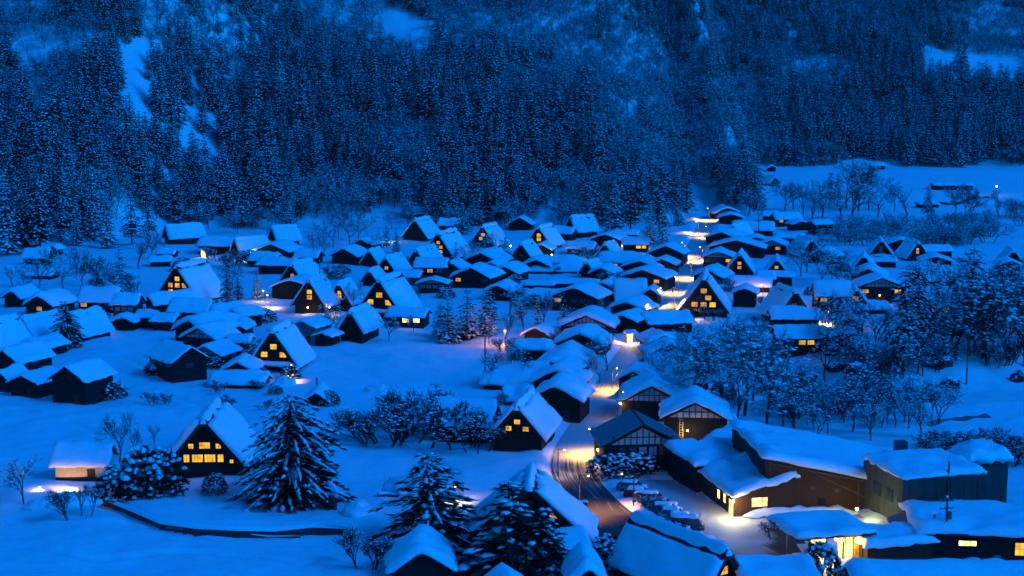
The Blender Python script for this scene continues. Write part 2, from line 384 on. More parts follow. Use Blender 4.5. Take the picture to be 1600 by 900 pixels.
def place(px, py, Wpx, head, dz=-.35):
    p = at(px, py); W = Wpx / ppm(p)
    return Vector((p.x, p.y, p.z + dz)), W
def house(px, py, Wpx, label, ax='y', head=12, L=8.0, H=2.8, Rr=None, thick=.95, win='', side='', left='', timber=False, wall='wood',
          name='house', cat='house', group='snow-covered houses of the village', ov=.6, gwin='', wh=.9, drop=0, panels=False):
    loc, W = place(px, py, Wpx, head); loc.z -= drop; thick *= .82
    root = thing(name, label, cat, loc, -R(head), group)
    sd = nseed(); H += .35
    S, LL = (W, L) if ax == 'y' else (L, W)
    near = py > 500; n = 14 if near else 10
    Rr = Rr if Rr else S * .24
    hw = S / 2 + ov; zb = H - Rr * ov / (S / 2)
    T = (lambda a, b, z: (a, b, z)) if ax == 'y' else (lambda a, b, z: (LL / 2 - b, a + S / 2, z))
    w = MB().prism([(-S / 2, 0), (S / 2, 0), (S / 2, H), (0, H + Rr), (-S / 2, H)], 0, LL)
    remap(w, T).build('wall', wall, root)
    t = .16
    r = MB().prism([(-hw, zb + .02), (0, H + Rr + .02), (hw, zb + .02), (hw, zb + .02 + t), (0, H + Rr + .02 + t), (-hw, zb + .02 + t)], -ov, LL + ov)
    remap(r, T).build('roof', 'tile', root)
    ea = .18 * thick / max(Rr / (S / 2), .2)
    zf = lambda a, b: H + Rr + t + .04 - (Rr + .0) * (math.sqrt(a * a + ea * ea) - ea * .4) / (S / 2)
    if thick > .05:
        s = snow_sheet(-hw, hw, -ov, LL + ov, zf, thick, sd, n, n)
        remap(s, T).build('roof_snow', 'roofsnow', root, True)
    if panels:
        for sg in (-1, 1):
            k = 9
            for i in range(k):
                b0, b1 = -ov + (LL + 2 * ov) * i / k + .05, -ov + (LL + 2 * ov) * (i + 1) / k - .05
                za, zc = H + Rr + t + .05, zb + .02 + t + .03
                q = [(sg * .15, b0, za - .06), (sg * hw, b0, zc), (sg * hw, b1, zc), (sg * .15, b1, za - .06)]
                q = q if sg > 0 else q[::-1]
                remap(MB().add(q + [(x, y, z + .07) for x, y, z in q], [(3, 2, 1, 0), (4, 5, 6, 7), (0, 1, 5, 4), (1, 2, 6, 5), (2, 3, 7, 6), (3, 0, 4, 7)]), T).build('roof_panel', 'panel', root)
        remap(MB().tube([(0, -ov, H + Rr + t + .1), (0, LL + ov, H + Rr + t + .1)], [.16, .16], 8), T).build('ridge_cap', 'tile', root)
    if timber:
        if ax == 'y':
            b = MB(); g = .12
            prof = [(-S / 2 * .82, H - .1 + g), (S / 2 * .82, H - .1 + g), (0, H - .1 + g + Rr * .82)]
            MB().prism(prof, -.03, .02).build('gable_plaster', 'plaster', root)
            k = max(4, int(S / 1.1)); bm_ = MB()
            for i in range(k + 1):
                x = -S / 2 * .78 + S * .78 * i / k; zt = H + Rr * .8 * (1 - abs(x) / (S / 2 * .82)) - .02
                if zt > H + .2: MB().box(x - .07, x + .07, -.08, -.031, H, zt).build('beam', 'beam', root)
            MB().box(-S / 2 * .8, S / 2 * .8, -.085, -.031, H + Rr * .34, H + Rr * .34 + .14).build('beam', 'beam', root)
        k = max(3, int(W / 1.6))
        for i in range(k + 1):
            x = -W / 2 + .08 + (W - .16) * i / k
            MB().box(x - .07, x + .07, -.05, 0, 0, H - .1).build('beam', 'beam', root)
    def row(sx, n_, z, hh, fn, wmul=1.0):
        k = len(sx)
        for i, c in enumerate(sx):
            if c != '-': fn((i + .5) / k - .5, z, hh, c)
    wf = min(1.5, W / max(2, len(win) or 1) * .7)
    if win: row(win, 0, H - 1.35 if H < 4.2 else H - 1.6, wh, lambda u, z, hh, c: window(root, u * W * .92, -.001, max(z, .6), wf, hh, 0, c))
    if gwin: row(gwin, 0, H + .15, .7, lambda u, z, hh, c: window(root, u * W * .6, -.001, z, .9, hh, 0, c))
    D = L
    if side: row(side, 0, max(H - 1.35, .5), wh, lambda u, z, hh, c: window(root, W / 2 + .001, D / 2 + u * D * .9, z, min(1.3, D / len(side) * .6), hh, math.pi / 2, c))
    if left: row(left, 0, max(H - 1.35, .5), wh, lambda u, z, hh, c: window(root, -W / 2 - .001, D / 2 - u * D * .9, z, min(1.3, D / len(left) * .6), hh, -math.pi / 2, c))
    if not win and H > 2.4 and py > 480: door(root, W * .22, -.002, .2, 1.1, 1.9)
    return root, W, H, Rr

def gassho(px, py, Wpx, label, head=12, L=13.0, ratio=.82, win='', H=1.5, thick=.5, lean=False, wsz=1.0, name='farmhouse', bare=.95, wz=None, side=''):
    """steep thatched farmhouse; win = rows of windows from the top down"""
    loc, W = place(px, py, Wpx, head)
    root = thing(name, label, 'farmhouse', loc, -R(head), 'steep thatched farmhouses')
    sd = nseed(); H += .35; Rr = W * ratio; th = .7; W -= .6; Rr = W * ratio * .88 - .5
    hw = W / 2 + .7; zb = H - .45; ap = H + Rr + .75
    oy = .8
    w = MB().prism([(-W / 2, 0), (W / 2, 0), (W / 2, H), (0, H + Rr), (-W / 2, H)], 0, L)
    w.build('wall', 'wood', root)
    sl = (ap - zb) / hw; cut = th * math.sqrt(1 + sl * sl) / sl
    near = py > 560
    # thatch with a slightly ragged outline
    b = MB(); NY = 10 if near else 5
    prof = [(-hw, zb), (-hw + cut, zb)] + [(0, ap - cut * sl)] + [(hw - cut, zb), (hw, zb), (hw * .5, (ap + zb) / 2), (.25, ap - .12), (-.25, ap - .12), (-hw * .5, (ap + zb) / 2)]
    b.prism(prof, -oy, L + oy).build('roof', 'thatch', root)
    # snow on both slopes, leaving a strip of thatch bare under the ridge
    ln = math.hypot(hw, ap - zb); nu, nv = (14, 16) if near else (8, 9)
    nxn, nzn = (ap - zb) / ln, hw / ln
    s = MB()
    for sg in (-1, 1):
        vs = []
        V = [-oy - .22 + (L + 2 * oy + .44) * t for t in spacing(nv)]
        for j, y in enumerate(V):
            g0 = .05 + bare * .16 * max(0, .35 + mnoise.noise(Vector((y * .55 + sd, sg * 9, 2))) * 1.3)
            if bare > 2: g0 = .2 + .05 * mnoise.noise(Vector((y * .9 + sd, sg * 9, 2)))
            g1 = 1.03 + .03 * mnoise.noise(Vector((y * .7 + sd, sg * 5, 8)))
            for i, u in enumerate(spacing(nu)):
                uu = g0 + (g1 - g0) * u
                e = min(u, 1 - u) * ln / (thick * .9); ey = min(y - V[0], V[-1] - y) / (thick * .9)
                f = math.sqrt(max(0, 1 - (1 - min(e, 1)) ** 2)) * math.sqrt(max(0, 1 - (1 - min(ey, 1)) ** 2))
                nn = mnoise.noise(Vector((uu * ln * .35, y * .35 + sd, sg * 3))) + .5 * mnoise.noise(Vector((uu * ln, y * 1.0 + sd, sg * 7)))
                t = thick * (.12 + .88 * f) * (.75 + .45 * uu + .45 * nn)
                vs.append((sg * (hw * uu + nxn * t), y + (.12 * nn if j in (0, nv) else 0), ap - (ap - zb) * uu + nzn * t))
        q = nu + 1; fs = []
        for j in range(nv):
            for i in range(nu):
                f4 = (j * q + i, j * q + i + 1, (j + 1) * q + i + 1, (j + 1) * q + i)
                fs.append(f4 if sg > 0 else f4[::-1])
        ring = [i for i in range(nu + 1)] + [j * q + nu for j in range(1, nv + 1)] + [nv * q + i for i in range(nu - 1, -1, -1)] + [j * q for j in range(nv - 1, 0, -1)]
        n0 = len(vs)
        for k in ring:
            x, y, z = vs[k]; vs.append((x - sg * nxn * .2 * thick, min(max(y, -oy + .1), L + oy - .1), z - nzn * .2 * thick - .1))
        for k in range(len(ring)):
            c = (k + 1) % len(ring); f4 = (ring[c], ring[k], n0 + k, n0 + c); fs.append(f4 if sg > 0 else f4[::-1])
        s.add(vs, fs)
    s.build('roof_snow', 'roofsnow', root, True)
    # snow roll along the ridge
    c = MB(); vs = []; na, nl = 8, 12 if near else 8
    ys = [-oy - .15 + (L + 2 * oy + .3) * t for t in spacing(nl)]
    for j, y in enumerate(ys):
        e = min(y - ys[0], ys[-1] - y) / .6; e = math.sqrt(max(0.02, 1 - (1 - min(e, 1)) ** 2))
        nn = mnoise.noise(Vector((y * .6 + sd, 3, 4)))
        for i in range(na + 1):
            a = math.pi * (i / na)
            vs.append((-math.cos(a) * (.68 + .3 * nn) * (.6 + .4 * e), y, ap - .55 - .25 * abs(math.cos(a)) + (math.sin(a) * (1.05 + .45 * nn) * (.35 + .65 * e))))
    q = na + 1; fs = [(j * q + i, j * q + i + 1, (j + 1) * q + i + 1, (j + 1) * q + i)[::-1] for j in range(nl) for i in range(na)]
    fs += [tuple(range(q - 1, -1, -1))[::-1], tuple(nl * q + i for i in range(q))[::-1], ]
    c.add(vs, fs).build('ridge_snow', 'roofsnow', root, True)
    if lean:
        lw = W * .47; zl = H - .15
        MB().prism([(-lw, zl), (lw, zl), (lw, zl + .12), (-lw, zl + .12)], -1.6, 0).build('eave', 'tile', root)
        snow_sheet(-lw, lw, -1.6, -.05, lambda x, y: zl + .12 + .2 * (y + 1.6) / 1.6, .45, sd + 3, 10, 6).build('eave_snow', 'roofsnow', root, True)
    rows = win.split('|') if win else []
    nrow = len(rows)
    if nrow:
        zt = wz[0] if wz else {1: .34, 2: .46, 3: .56, 4: .62}[nrow]; dz = wz[1] if wz else {1: 0, 2: .25, 3: .22, 4: .18}[nrow]
        for k, rw in enumerate(rows):
            z = H + Rr * (zt - dz * k); ww = W * .125 * wsz; hh = W * .10 * wsz
            for i, ch in enumerate(rw):
                if ch == '-': continue
                window(root, (i - (len(rw) - 1) / 2) * W * .185 * wsz, -.002, z, ww, hh, 0, ch)
    if near or lean: MB().box(-W / 2 + .1, W / 2 - .1, -.1, -.003, H - .05, H + .12).build('beam', 'beam', root)
    if side:
        k = len(side)
        for i, ch in enumerate(side):
            if ch != '-': window(root, W / 2 + .002, L * (i + .5) / k, .7, 1.2, .9, math.pi / 2, ch)
    return root, W, H, Rr

def block(p1, p2, depth, H, label, back=0.0, right=0.0, thick=.7, wall='wood', win='', name='building', cat='building', group=None, ov=.4, z0=None, wz=None, wh=1.0, wwid=1.2, fascia='tile', hang=.14, seg=14, side='', left=''):
    """box building whose front wall stands between two pixels; the roof rises by `back` towards the rear"""
    a, b = at(*p1), at(*p2)
    if z0 is not None: a, b = flat(*p1, z0), flat(*p2, z0)
    z = min(a.z, b.z) - .3; d = Vector((b.x - a.x, b.y - a.y, 0)); W = d.length
    root = thing(name, label, cat, Vector((a.x, a.y, z)), math.atan2(d.y, d.x), group); H += .3; sd = nseed()
    MB().add([(0, 0, 0), (W, 0, 0), (W, depth, 0), (0, depth, 0), (0, 0, H), (W, 0, H + right), (W, depth, H + back + right), (0, depth, H + back)],
             [(0, 3, 2, 1), (4, 5, 6, 7), (0, 1, 5, 4), (1, 2, 6, 5), (2, 3, 7, 6), (3, 0, 4, 7)]).build('wall', wall, root)
    zr = lambda x, y: H + .02 + back * y / depth + right * x / W
    MB().add([(-ov, -ov, zr(-ov, -ov)), (W + ov, -ov, zr(W + ov, -ov)), (W + ov, depth + ov, zr(W + ov, depth + ov)), (-ov, depth + ov, zr(-ov, depth + ov)),
              (-ov, -ov, zr(-ov, -ov) + .22), (W + ov, -ov, zr(W + ov, -ov) + .22), (W + ov, depth + ov, zr(W + ov, depth + ov) + .22), (-ov, depth + ov, zr(-ov, depth + ov) + .22)],
             [(0, 3, 2, 1), (4, 5, 6, 7), (0, 1, 5, 4), (1, 2, 6, 5), (2, 3, 7, 6), (3, 0, 4, 7)]).build('roof', fascia, root)
    if thick: snow_sheet(-ov, W + ov, -ov, depth + ov, lambda x, y: zr(x, y) + .22, thick, sd, seg, seg, hang=hang).build('roof_snow', 'roofsnow', root, True)
    for i, ch in enumerate(win):
        if ch != '-': window(root, W * (i + .5) / len(win), -.002, wz if wz else H - 1.7, wwid, wh, 0, ch)
    for i, ch in enumerate(side):
        if ch != '-': window(root, W + .002, depth * (i + .5) / len(side), wz if wz else H - 1.7, wwid, wh, math.pi / 2, ch)
    for i, ch in enumerate(left):
        if ch != '-': window(root, -.002, depth * (1 - (i + .5) / len(left)), wz if wz else H - 1.7, wwid, wh, -math.pi / 2, ch)
    return root, W, H
# ------------------------------------------------------------------ trees
def conifer_mesh(seed, h=20.0, rad=2.8, layers=13, nb=7, tufts=3, size=1.15, droop=.55, base=.16, pw=.85, snow=.75, rise=.1, nt=5, sl=1.0, sw=1.0, strip=0.0, dome=False):
    r = random.Random(seed); cr, sn, tr = MB(), MB(), MB()
    tr.tube([(0, 0, -.5), (0, 0, h * .4), (0, 0, h * .96)], [h * .016, h * .011, .04], 6)
    for k in range(layers):
        t = (k + r.uniform(-.3, .3)) / layers; t = min(max(t, 0), .985)
        z0 = h * (base + (1 - base) * t); rr = rad * ((1 - t) ** pw) * r.uniform(.75, 1.12) + .25
        if dome: rr = rad * math.sqrt(max(.02, 1 - ((t - .2) / .82) ** 2)) * r.uniform(.8, 1.1)
        if t < .06: rr *= .8
        m = max(3, int(nb * (.45 + .55 * (1 - t)) + r.random())); a0 = r.uniform(0, 6.28)
        for i in range(m):
            a = a0 + 6.283 * i / m + r.uniform(-.3, .3); q = rr * r.uniform(.6, 1.2); ca, sa = math.cos(a), math.sin(a)
            nn = max(1, int(tufts * (q / rad) + .7))
            if strip and r.random() < .65:
                # snow lying along the bough: a rounded ridge that follows its droop
                f0 = r.uniform(.15, .45); ns = 6; P = []
                for e in range(ns + 1):
                    f = f0 + (1.04 - f0) * e / ns; w = strip * math.sin(math.pi * min(1, (e + .35) / (ns + .7))) * r.uniform(.6, 1.25) * (.5 + .5 * q / rad)
                    j = r.uniform(-.12, .12) * q * .2
                    x, y, z = ca * q * f - sa * j, sa * q * f + ca * j, z0 + q * (rise * f - droop * f * f) + .06
                    P += [(x - sa * w, y + ca * w, z - w * .45), (x - sa * w * .45, y + ca * w * .45, z + w * .3), (x + sa * w * .45, y - ca * w * .45, z + w * .3), (x + sa * w, y - ca * w, z - w * .45)]
                sn.add(P, [(e * 4 + k, e * 4 + (k + 1) % 4, e * 4 + 4 + (k + 1) % 4, e * 4 + 4 + k)[::-1] for e in range(ns) for k in range(4)] + [(0, 1, 2, 3), (ns * 4 + 3, ns * 4 + 2, ns * 4 + 1, ns * 4)])
            for j in range(nn):
                f = (j + r.uniform(.55, 1.0)) / nn; rad_ = q * f
                x, y, z = ca * rad_, sa * rad_, z0 + q * (rise * f - droop * f * f)
                s = size * r.uniform(.7, 1.25) * (.55 + .45 * (1 - t)); al = a + r.uniform(-.6, .6)
                for _ in range(nt):
                    b = al + r.uniform(-1.0, 1.0); l = s * r.uniform(.6, 1.2); dz = -l * r.uniform(.05, .75)
                    ex, ey = math.cos(b) * l, math.sin(b) * l; w = s * .3
                    px_, py_ = -math.sin(b) * w, math.cos(b) * w
                    bx, by = x - ex * .35, y - ey * .35
                    cr.add([(bx + px_, by + py_, z + r.uniform(-.1, .1) * s), (bx - px_, by - py_, z - .15 * s), (x + ex, y + ey, z + dz)], [(0, 1, 2)])
                if r.random() < snow * (.5 + .5 * f):
                    l = s * r.uniform(.42, .85) * sl; w = l * r.uniform(.5, .8) * sw; ux, uy = math.cos(al), math.sin(al)
                    P = []
                    for e in range(5):
                        an = 6.283 * e / 5 + r.uniform(-.2, .2); u, v = math.cos(an) * l, math.sin(an) * w
                        P.append((x + ux * u - uy * v, y + uy * u + ux * v, z + .04 - .38 * max(u, -.2 * u)))
                    P.append((x, y, z + .32 * s * r.uniform(.7, 1.2))); P.append((x, y, z - .1))
                    sn.add(P, [(e, (e + 1) % 5, 5) for e in range(5)] + [((e + 1) % 5, e, 6) for e in range(5)])
    return dict(trunk=tr.mesh('trunk', 'bark'), crown=cr.mesh('crown', 'foliage'), snow_load=sn.mesh('snow_load', 'treesnow', True), h=h)
def bare_mesh(seed, h=9.0, depth=5, up=.25, spread=.75, blob=.2, nbr=(3, 4), m='twig', trunks=1, thick=1.0, first=.3):
    r = random.Random(seed); tr, cr, sn = MB(), MB(), MB()
    def br(p, d, l, rad, dep):
        e = p + d * l
        (tr if dep >= depth - 1 else cr).tube([p, p + d * l * .55 + Vector((r.uniform(-.05, .05), r.uniform(-.05, .05), .02)) * l, e], [rad, rad * .85, rad * .62], 4 if dep >= depth - 1 else 3, cap=False)
        if dep <= depth - 2 and r.random() < blob:
            s = r.uniform(.09, .22) * (h / 9); sn.dome((e.x, e.y, e.z + rad), s * 1.3, s, s * .6, 5, 1, r, .3, .1)
        if dep == 0: return
        for i in range(r.randint(*nbr) + (1 if dep == 1 else 0)):
            ax = Vector((r.uniform(-1, 1), r.uniform(-1, 1), r.uniform(-1, 1)))
            nd = (d + ax * spread + Vector((0, 0, up))).normalized()
            st = p + d * l * r.uniform(.45, 1.0) if i else e
            br(st, nd, l * r.uniform(.58, .82), max(rad * .6, .012), dep - 1)
    for k in range(trunks):
        a = r.uniform(0, 6.28); ln = .5 if trunks > 1 else .08
        br(Vector((math.cos(a) * .15 * trunks, math.sin(a) * .15 * trunks, -.3)), Vector((math.cos(a) * ln, math.sin(a) * ln, 1)).normalized(), h * first, h * .013 * thick, depth)
    d = dict(trunk=tr.mesh('trunk', 'bark'), crown=cr.mesh('crown', m), h=max(v[2] for v in cr.v))
    d['multi'] = trunks > 1
    if sn.v: d['snow_load'] = sn.mesh('snow_load', 'treesnow', True)
    return d
def shrub_mesh(seed, w=3.0, h=2.4, n=70, size=.62, cover=.62):
    r = random.Random(seed); cr, sn, tr = MB(), MB(), MB()
    for k in range(5):
        a = r.uniform(0, 6.28); q = r.uniform(.2, .6) * w / 2
        tr.tube([(0, 0, -.3), (math.cos(a) * q * .5, math.sin(a) * q * .5, h * .4), (math.cos(a) * q, math.sin(a) * q, h * .8)], [.06, .045, .02], 5)
    for k in range(n):
        u = (k + .5) / n; ph = math.acos(1 - u * .98); a = k * 2.39996 + r.uniform(-.3, .3); q = r.uniform(.75, 1.05)
        x, y, z = math.sin(ph) * math.cos(a) * w / 2 * q, math.sin(ph) * math.sin(a) * w / 2 * q, .1 + math.cos(ph) * h * .9 * q
        s = size * r.uniform(.7, 1.3)
        for _ in range(8):
            d = Vector((x * .5 + r.uniform(-1, 1), y * .5 + r.uniform(-1, 1), r.uniform(-.8, .6))).normalized() * s * r.uniform(.5, 1)
            sd_ = d.cross(Vector((r.uniform(-1, 1), r.uniform(-1, 1), 1))).normalized() * s * .18
            c = Vector((x, y, z)); cr.add([c - d * .3 + sd_, c - d * .3 - sd_, c + d], [(0, 1, 2)])
        if r.random() < cover * (.35 + .65 * math.cos(ph)):
            sn.dome((x, y, z + s * .1), s * r.uniform(.32, .62), s * r.uniform(.3, .55), s * r.uniform(.25, .42), 7, 2, r, .25)
    return dict(trunk=tr.mesh('stem', 'bark'), crown=cr.mesh('foliage', 'foliage'), snow_load=sn.mesh('snow_load', 'treesnow', True), h=h)
def plant(proto, name, label, cat, loc, sc=1.0, rz=0.0, group=None, sxy=None):
    root = thing(name, label, cat, loc, rz, group); s = sxy or sc
    root.scale = (s, s, sc)
    for k in ('trunk', 'crown', 'snow_load'):
        if k in proto:
            c = linked(proto[k].name.split('.')[0], proto[k], root)
            if k == 'snow_load' or (k == 'trunk' and proto.get('multi')): c['kind'] = 'stuff'
    return root
# ------------------------------------------------------------------ setting: ground, street, car park, river
def rng(*segs):
    o = []
    for a, b, st in segs: o += list(np.arange(a, b, st))
    return np.array(o + [segs[-1][1]])
def build_ground():
    xs = rng((-1100, -700, 40), (-700, -220, 15), (-220, -115, 2), (-115, 115, .7), (115, 220, 2), (220, 700, 15), (700, 1100, 40))
    ys = rng((-400, 120, 26), (120, 165, 5), (165, 300, .6), (300, 400, 1.0), (400, 480, 1.6), (480, 900, 4), (900, 1320, 15))
    X, Y = np.meshgrid(xs, ys); Z = ground(X.ravel(), Y.ravel())
    nx, ny = len(xs), len(ys)
    co = np.stack([X.ravel(), Y.ravel(), Z], 1)
    i = np.arange(nx - 1)[None, :] + np.arange(ny - 1)[:, None] * nx
    F = np.stack([i, i + 1, i + nx + 1, i + nx], -1).reshape(-1, 4)
    me = bpy.data.meshes.new('ground'); me.vertices.add(len(co)); me.vertices.foreach_set('co', co.ravel())
    me.loops.add(F.size); me.loops.foreach_set('vertex_index', F.ravel().astype(np.int32))
    me.polygons.add(len(F)); me.polygons.foreach_set('loop_start', np.arange(0, F.size, 4, dtype=np.int32)); me.polygons.foreach_set('use_smooth', np.ones(len(F), bool))
    me.update(calc_edges=True); me.materials.append(M['snow'])
    tag(linked('ground', me), kind='structure')
build_ground()

def road_mat(name):
    m = bpy.data.materials.new(name); m.use_nodes = True; nt = m.node_tree; b = nt.nodes['Principled BSDF']
    uv = nt.nodes.new('ShaderNodeUVMap'); at_ = nt.nodes.new('ShaderNodeAttribute'); at_.attribute_name = 'bare'
    def noise(sc, detail, stretch):
        mp = nt.nodes.new('ShaderNodeMapping'); mp.inputs['Scale'].default_value = stretch; n = nt.nodes.new('ShaderNodeTexNoise')
        n.inputs['Scale'].default_value = sc; n.inputs['Detail'].default_value = detail
        nt.links.new(uv.outputs['UV'], mp.inputs['Vector']); nt.links.new(mp.outputs['Vector'], n.inputs['Vector']); return n.outputs['Fac']
    def mth(op, a, c):
        n = nt.nodes.new('ShaderNodeMath'); n.operation = op
        for k, v in enumerate((a, c)):
            if isinstance(v, (int, float)): n.inputs[k].default_value = v
            else: nt.links.new(v, n.inputs[k])
        return n.outputs[0]
    tr = noise(1.0, 5, (3.6, .05, 1)); blot = noise(.35, 4, (1, .5, 1))
    v = mth('ADD', mth('MULTIPLY', tr, .75), mth('MULTIPLY', blot, .35)); v = mth('ADD', v, at_.outputs['Fac'])
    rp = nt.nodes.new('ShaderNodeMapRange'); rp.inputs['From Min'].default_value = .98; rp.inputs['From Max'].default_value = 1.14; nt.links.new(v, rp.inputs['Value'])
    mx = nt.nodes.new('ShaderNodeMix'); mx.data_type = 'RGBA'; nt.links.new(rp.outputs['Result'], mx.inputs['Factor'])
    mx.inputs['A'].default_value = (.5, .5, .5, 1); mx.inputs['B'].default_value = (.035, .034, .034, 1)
    nt.links.new(mx.outputs['Result'], b.inputs['Base Color'])
    b.inputs['Roughness'].default_value = .7
    bp = nt.nodes.new('ShaderNodeBump'); bp.inputs['Strength'].default_value = .25; bp.inputs['Distance'].default_value = .04; bp.invert = True
    nt.links.new(v, bp.inputs['Height']); nt.links.new(bp.outputs['Normal'], b.inputs['Normal'])
    return m
RM = road_mat('trodden_snow_road')
def road(name, P, half, bare, dz):
    vs, fs, uv, br = [], [], [], []; ln = 0; K = 6
    for i, p in enumerate(P):
        a, b = P[max(i - 1, 0)], P[min(i + 1, len(P) - 1)]; d = (b - a).normalized(); n = Vector((-d.y, d.x, 0))
        if i: ln += (p - P[i - 1]).length
        for k in range(K + 1):
            u = -half + 2 * half * k / K; q = p + n * u
            vs.append((q.x, q.y, gz(q.x, q.y) + dz)); uv.append((u, ln)); br.append(bare(i / (len(P) - 1)))
    for i in range(len(P) - 1):
        for k in range(K): a = i * (K + 1) + k; fs.append((a, a + 1, a + K + 2, a + K + 1)[::-1])
    me = bpy.data.meshes.new(name); me.from_pydata(vs, [], fs); me.materials.append(RM)
    L_ = me.uv_layers.new(name='UVMap')
    for lp in me.loops: L_.data[lp.index].uv = uv[lp.vertex_index]
    A = me.attributes.new('bare', 'FLOAT', 'POINT'); A.data.foreach_set('value', br); me.update()
    tag(linked(name, me), kind='structure')
    if me.polygons[0].normal.z < 0: me.flip_normals()
road('street', STREET, 3.2, lambda t: .36 + .27 * float(sm(.60, .74, t)), .05)
road('side_road', SPUR, 2.2, lambda t: .66, .056)
def car_park():
    xs = [p.x for p in LOT]; ys = [p.y for p in LOT]; st = 1.2
    X = np.arange(min(xs), max(xs), st); Y = np.arange(min(ys), max(ys), st); idx = {}; vs, fs, uv, br = [], [], [], []
    gx, gy = np.meshgrid(X, Y, indexing='ij'); ins = in_poly(gx + st / 2, gy + st / 2, LOT)
    dirp = (flat(1180, 835) - flat(1010, 765)).normalized()
    def vid(i, j):
        if (i, j) not in idx:
            idx[i, j] = len(vs); x, y = X[0] + i * st, Y[0] + j * st
            vs.append((x, y, gz(x, y) + .035)); c, s = dirp.x, dirp.y; uv.append((-x * s + y * c, (x * c + y * s) * 1.4))
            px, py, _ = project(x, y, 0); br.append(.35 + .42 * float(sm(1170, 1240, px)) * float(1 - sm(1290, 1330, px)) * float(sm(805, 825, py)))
        return idx[i, j]
    for i in range(len(X)):
        for j in range(len(Y)):
            if ins[i, j]: fs.append((vid(i, j), vid(i + 1, j), vid(i + 1, j + 1), vid(i, j + 1)))
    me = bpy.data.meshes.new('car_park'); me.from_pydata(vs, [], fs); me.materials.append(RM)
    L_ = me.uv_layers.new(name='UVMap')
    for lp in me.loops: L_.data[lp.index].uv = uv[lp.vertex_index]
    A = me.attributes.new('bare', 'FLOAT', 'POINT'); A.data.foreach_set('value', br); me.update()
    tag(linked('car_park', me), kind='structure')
car_park()
def strip_thing(name, label, cat, pts, w, h, m='stone', cap=.5, kindname='wall', z0=None):
    """a low wall along world points with a thick snow cap"""
    root = thing(name, label, cat, (pts[0].x, pts[0].y, pts[0].z)); o = pts[0]
    b, s = MB(), MB(); n = len(pts); rnd = random.Random(len(label))
    vs, sv = [], []
    for i, p in enumerate(pts):
        d = (pts[min(i + 1, n - 1)] - pts[max(i - 1, 0)]); d.z = 0; d.normalize(); nn = Vector((-d.y, d.x, 0)); q = p - o
        for sx, z in ((-1, -.6), (1, -.6), (1, h), (-1, h)): vs.append(q + nn * sx * w / 2 + Vector((0, 0, z + rnd.uniform(-.05, .05))))
        e = min(1, (i + .3) / 2, (n - 1 - i + .3) / 2)
        for a in range(7):
            an = math.pi * a / 6; sv.append(q - nn * math.cos(an) * (w / 2 + .2 + rnd.uniform(-.06, .1)) + Vector((0, 0, h - .08 + math.sin(an) * cap * e * (1 + rnd.uniform(-.12, .12)))))
    b.add(vs, [(i * 4 + k, i * 4 + (k + 1) % 4, i * 4 + 4 + (k + 1) % 4, i * 4 + 4 + k) for i in range(n - 1) for k in range(4)] + [(0, 1, 2, 3), tuple((n - 1) * 4 + k for k in (3, 2, 1, 0))])
    s.add(sv, [(i * 7 + k, i * 7 + k + 1, i * 7 + 8 + k, i * 7 + 7 + k) for i in range(n - 1) for k in range(6)] + [tuple(range(7)), tuple((n - 1) * 7 + k for k in range(6, -1, -1))])
    b.build('wall', m, root); s.build('snow_cap', 'roofsnow', root, True); return root

# ------------------------------------------------------------------ thatched farmhouses
FG = 'steep thatched farmhouses'
fg = gassho(321, 745, 128, 'large thatched farmhouse with two rows of glowing yellow windows behind snowy bushes', head=-2, L=13, ratio=.70, H=1.6, win='', thick=.75, lean=False)
r_, W_, H_, R_ = fg
for x, z, w, h in [(.0, .46, 1.5, .95), (-.175, .46, .65, .7), (.175, .46, .65, .7), (-.235, .15, .8, 1.05), (-.095, .15, 1.5, 1.05), (.065, .15, 1.5, 1.05), (.2, .15, .8, 1.05), (.34, .12, .45, .45)]:
    window(r_, x * W_, -.002, H_ + R_ * (z - .06), w, h, 0, 'L', nx=2 if w < 1 else 4)
gassho(428, 580, 76, 'thatched farmhouse with three yellow windows at the left edge of the open snow field', head=9, L=10, win='L|L-L', lean=True, wsz=1.15, ratio=.85)
gassho(593, 503, 72, 'big thatched farmhouse with three bright yellow windows above a lean-to roof', head=17, L=13, win='L|L-L', wsz=1.2, H=2.6, ratio=.82, lean=True)
gassho(278, 474, 74, 'thatched farmhouse with six lit windows standing alone before the left wood', head=20, L=13, win='L|WLW|L-L' , wsz=.95, ratio=.80)
gassho(1099, 495, 76, 'thatched farmhouse with six square lit windows right beside the street', head=9, L=13, win='W|DW|WWL', wsz=1.05, ratio=.82)
gassho(808, 706, 84, 'thatched farmhouse with one yellow window over two beside the lower street', head=12, L=11, win='L|L-L', H=2.6, wsz=.95, ratio=.68, wz=(.42, .26), thick=.6)
huge = gassho(826, 855, 196, 'huge thatched farmhouse half hidden by dark trees, its road-side gable windows dimly lit', head=3, L=8, win='', ratio=.51, thick=.6, H=1.2)
for fx, fz in ((.21, 4.0), (.26, 1.9), (.36, 1.8)): window(huge[0], fx * huge[1], -.002, fz, 1.1, 1.0, 0, 'W')
gassho(1130, 942, 100, 'thatched farmhouse seen along its long dark ridge, one latticed yellow window in the gable', head=-34, L=15, win='L|', wsz=1.4, ratio=.82, thick=.5, bare=3.5, wz=(.42, .3))
gassho(484, 489, 54, 'thatched farmhouse with two windows one above the other and a bright porch light', head=18, L=8, win='L|L', H=2.2, wsz=1.3, ratio=.85)
gassho(531, 486, 38, 'narrow thatched farmhouse with two stacked yellow windows behind the porch-lit one', head=16, L=7, win='L|L', wsz=1.5, ratio=1.0, H=2.2)
gassho(549, 534, 40, 'dark thatched farmhouse without lights below the big yellow-windowed one', head=19, L=9, win='', H=2.6, ratio=.95, thick=.8)
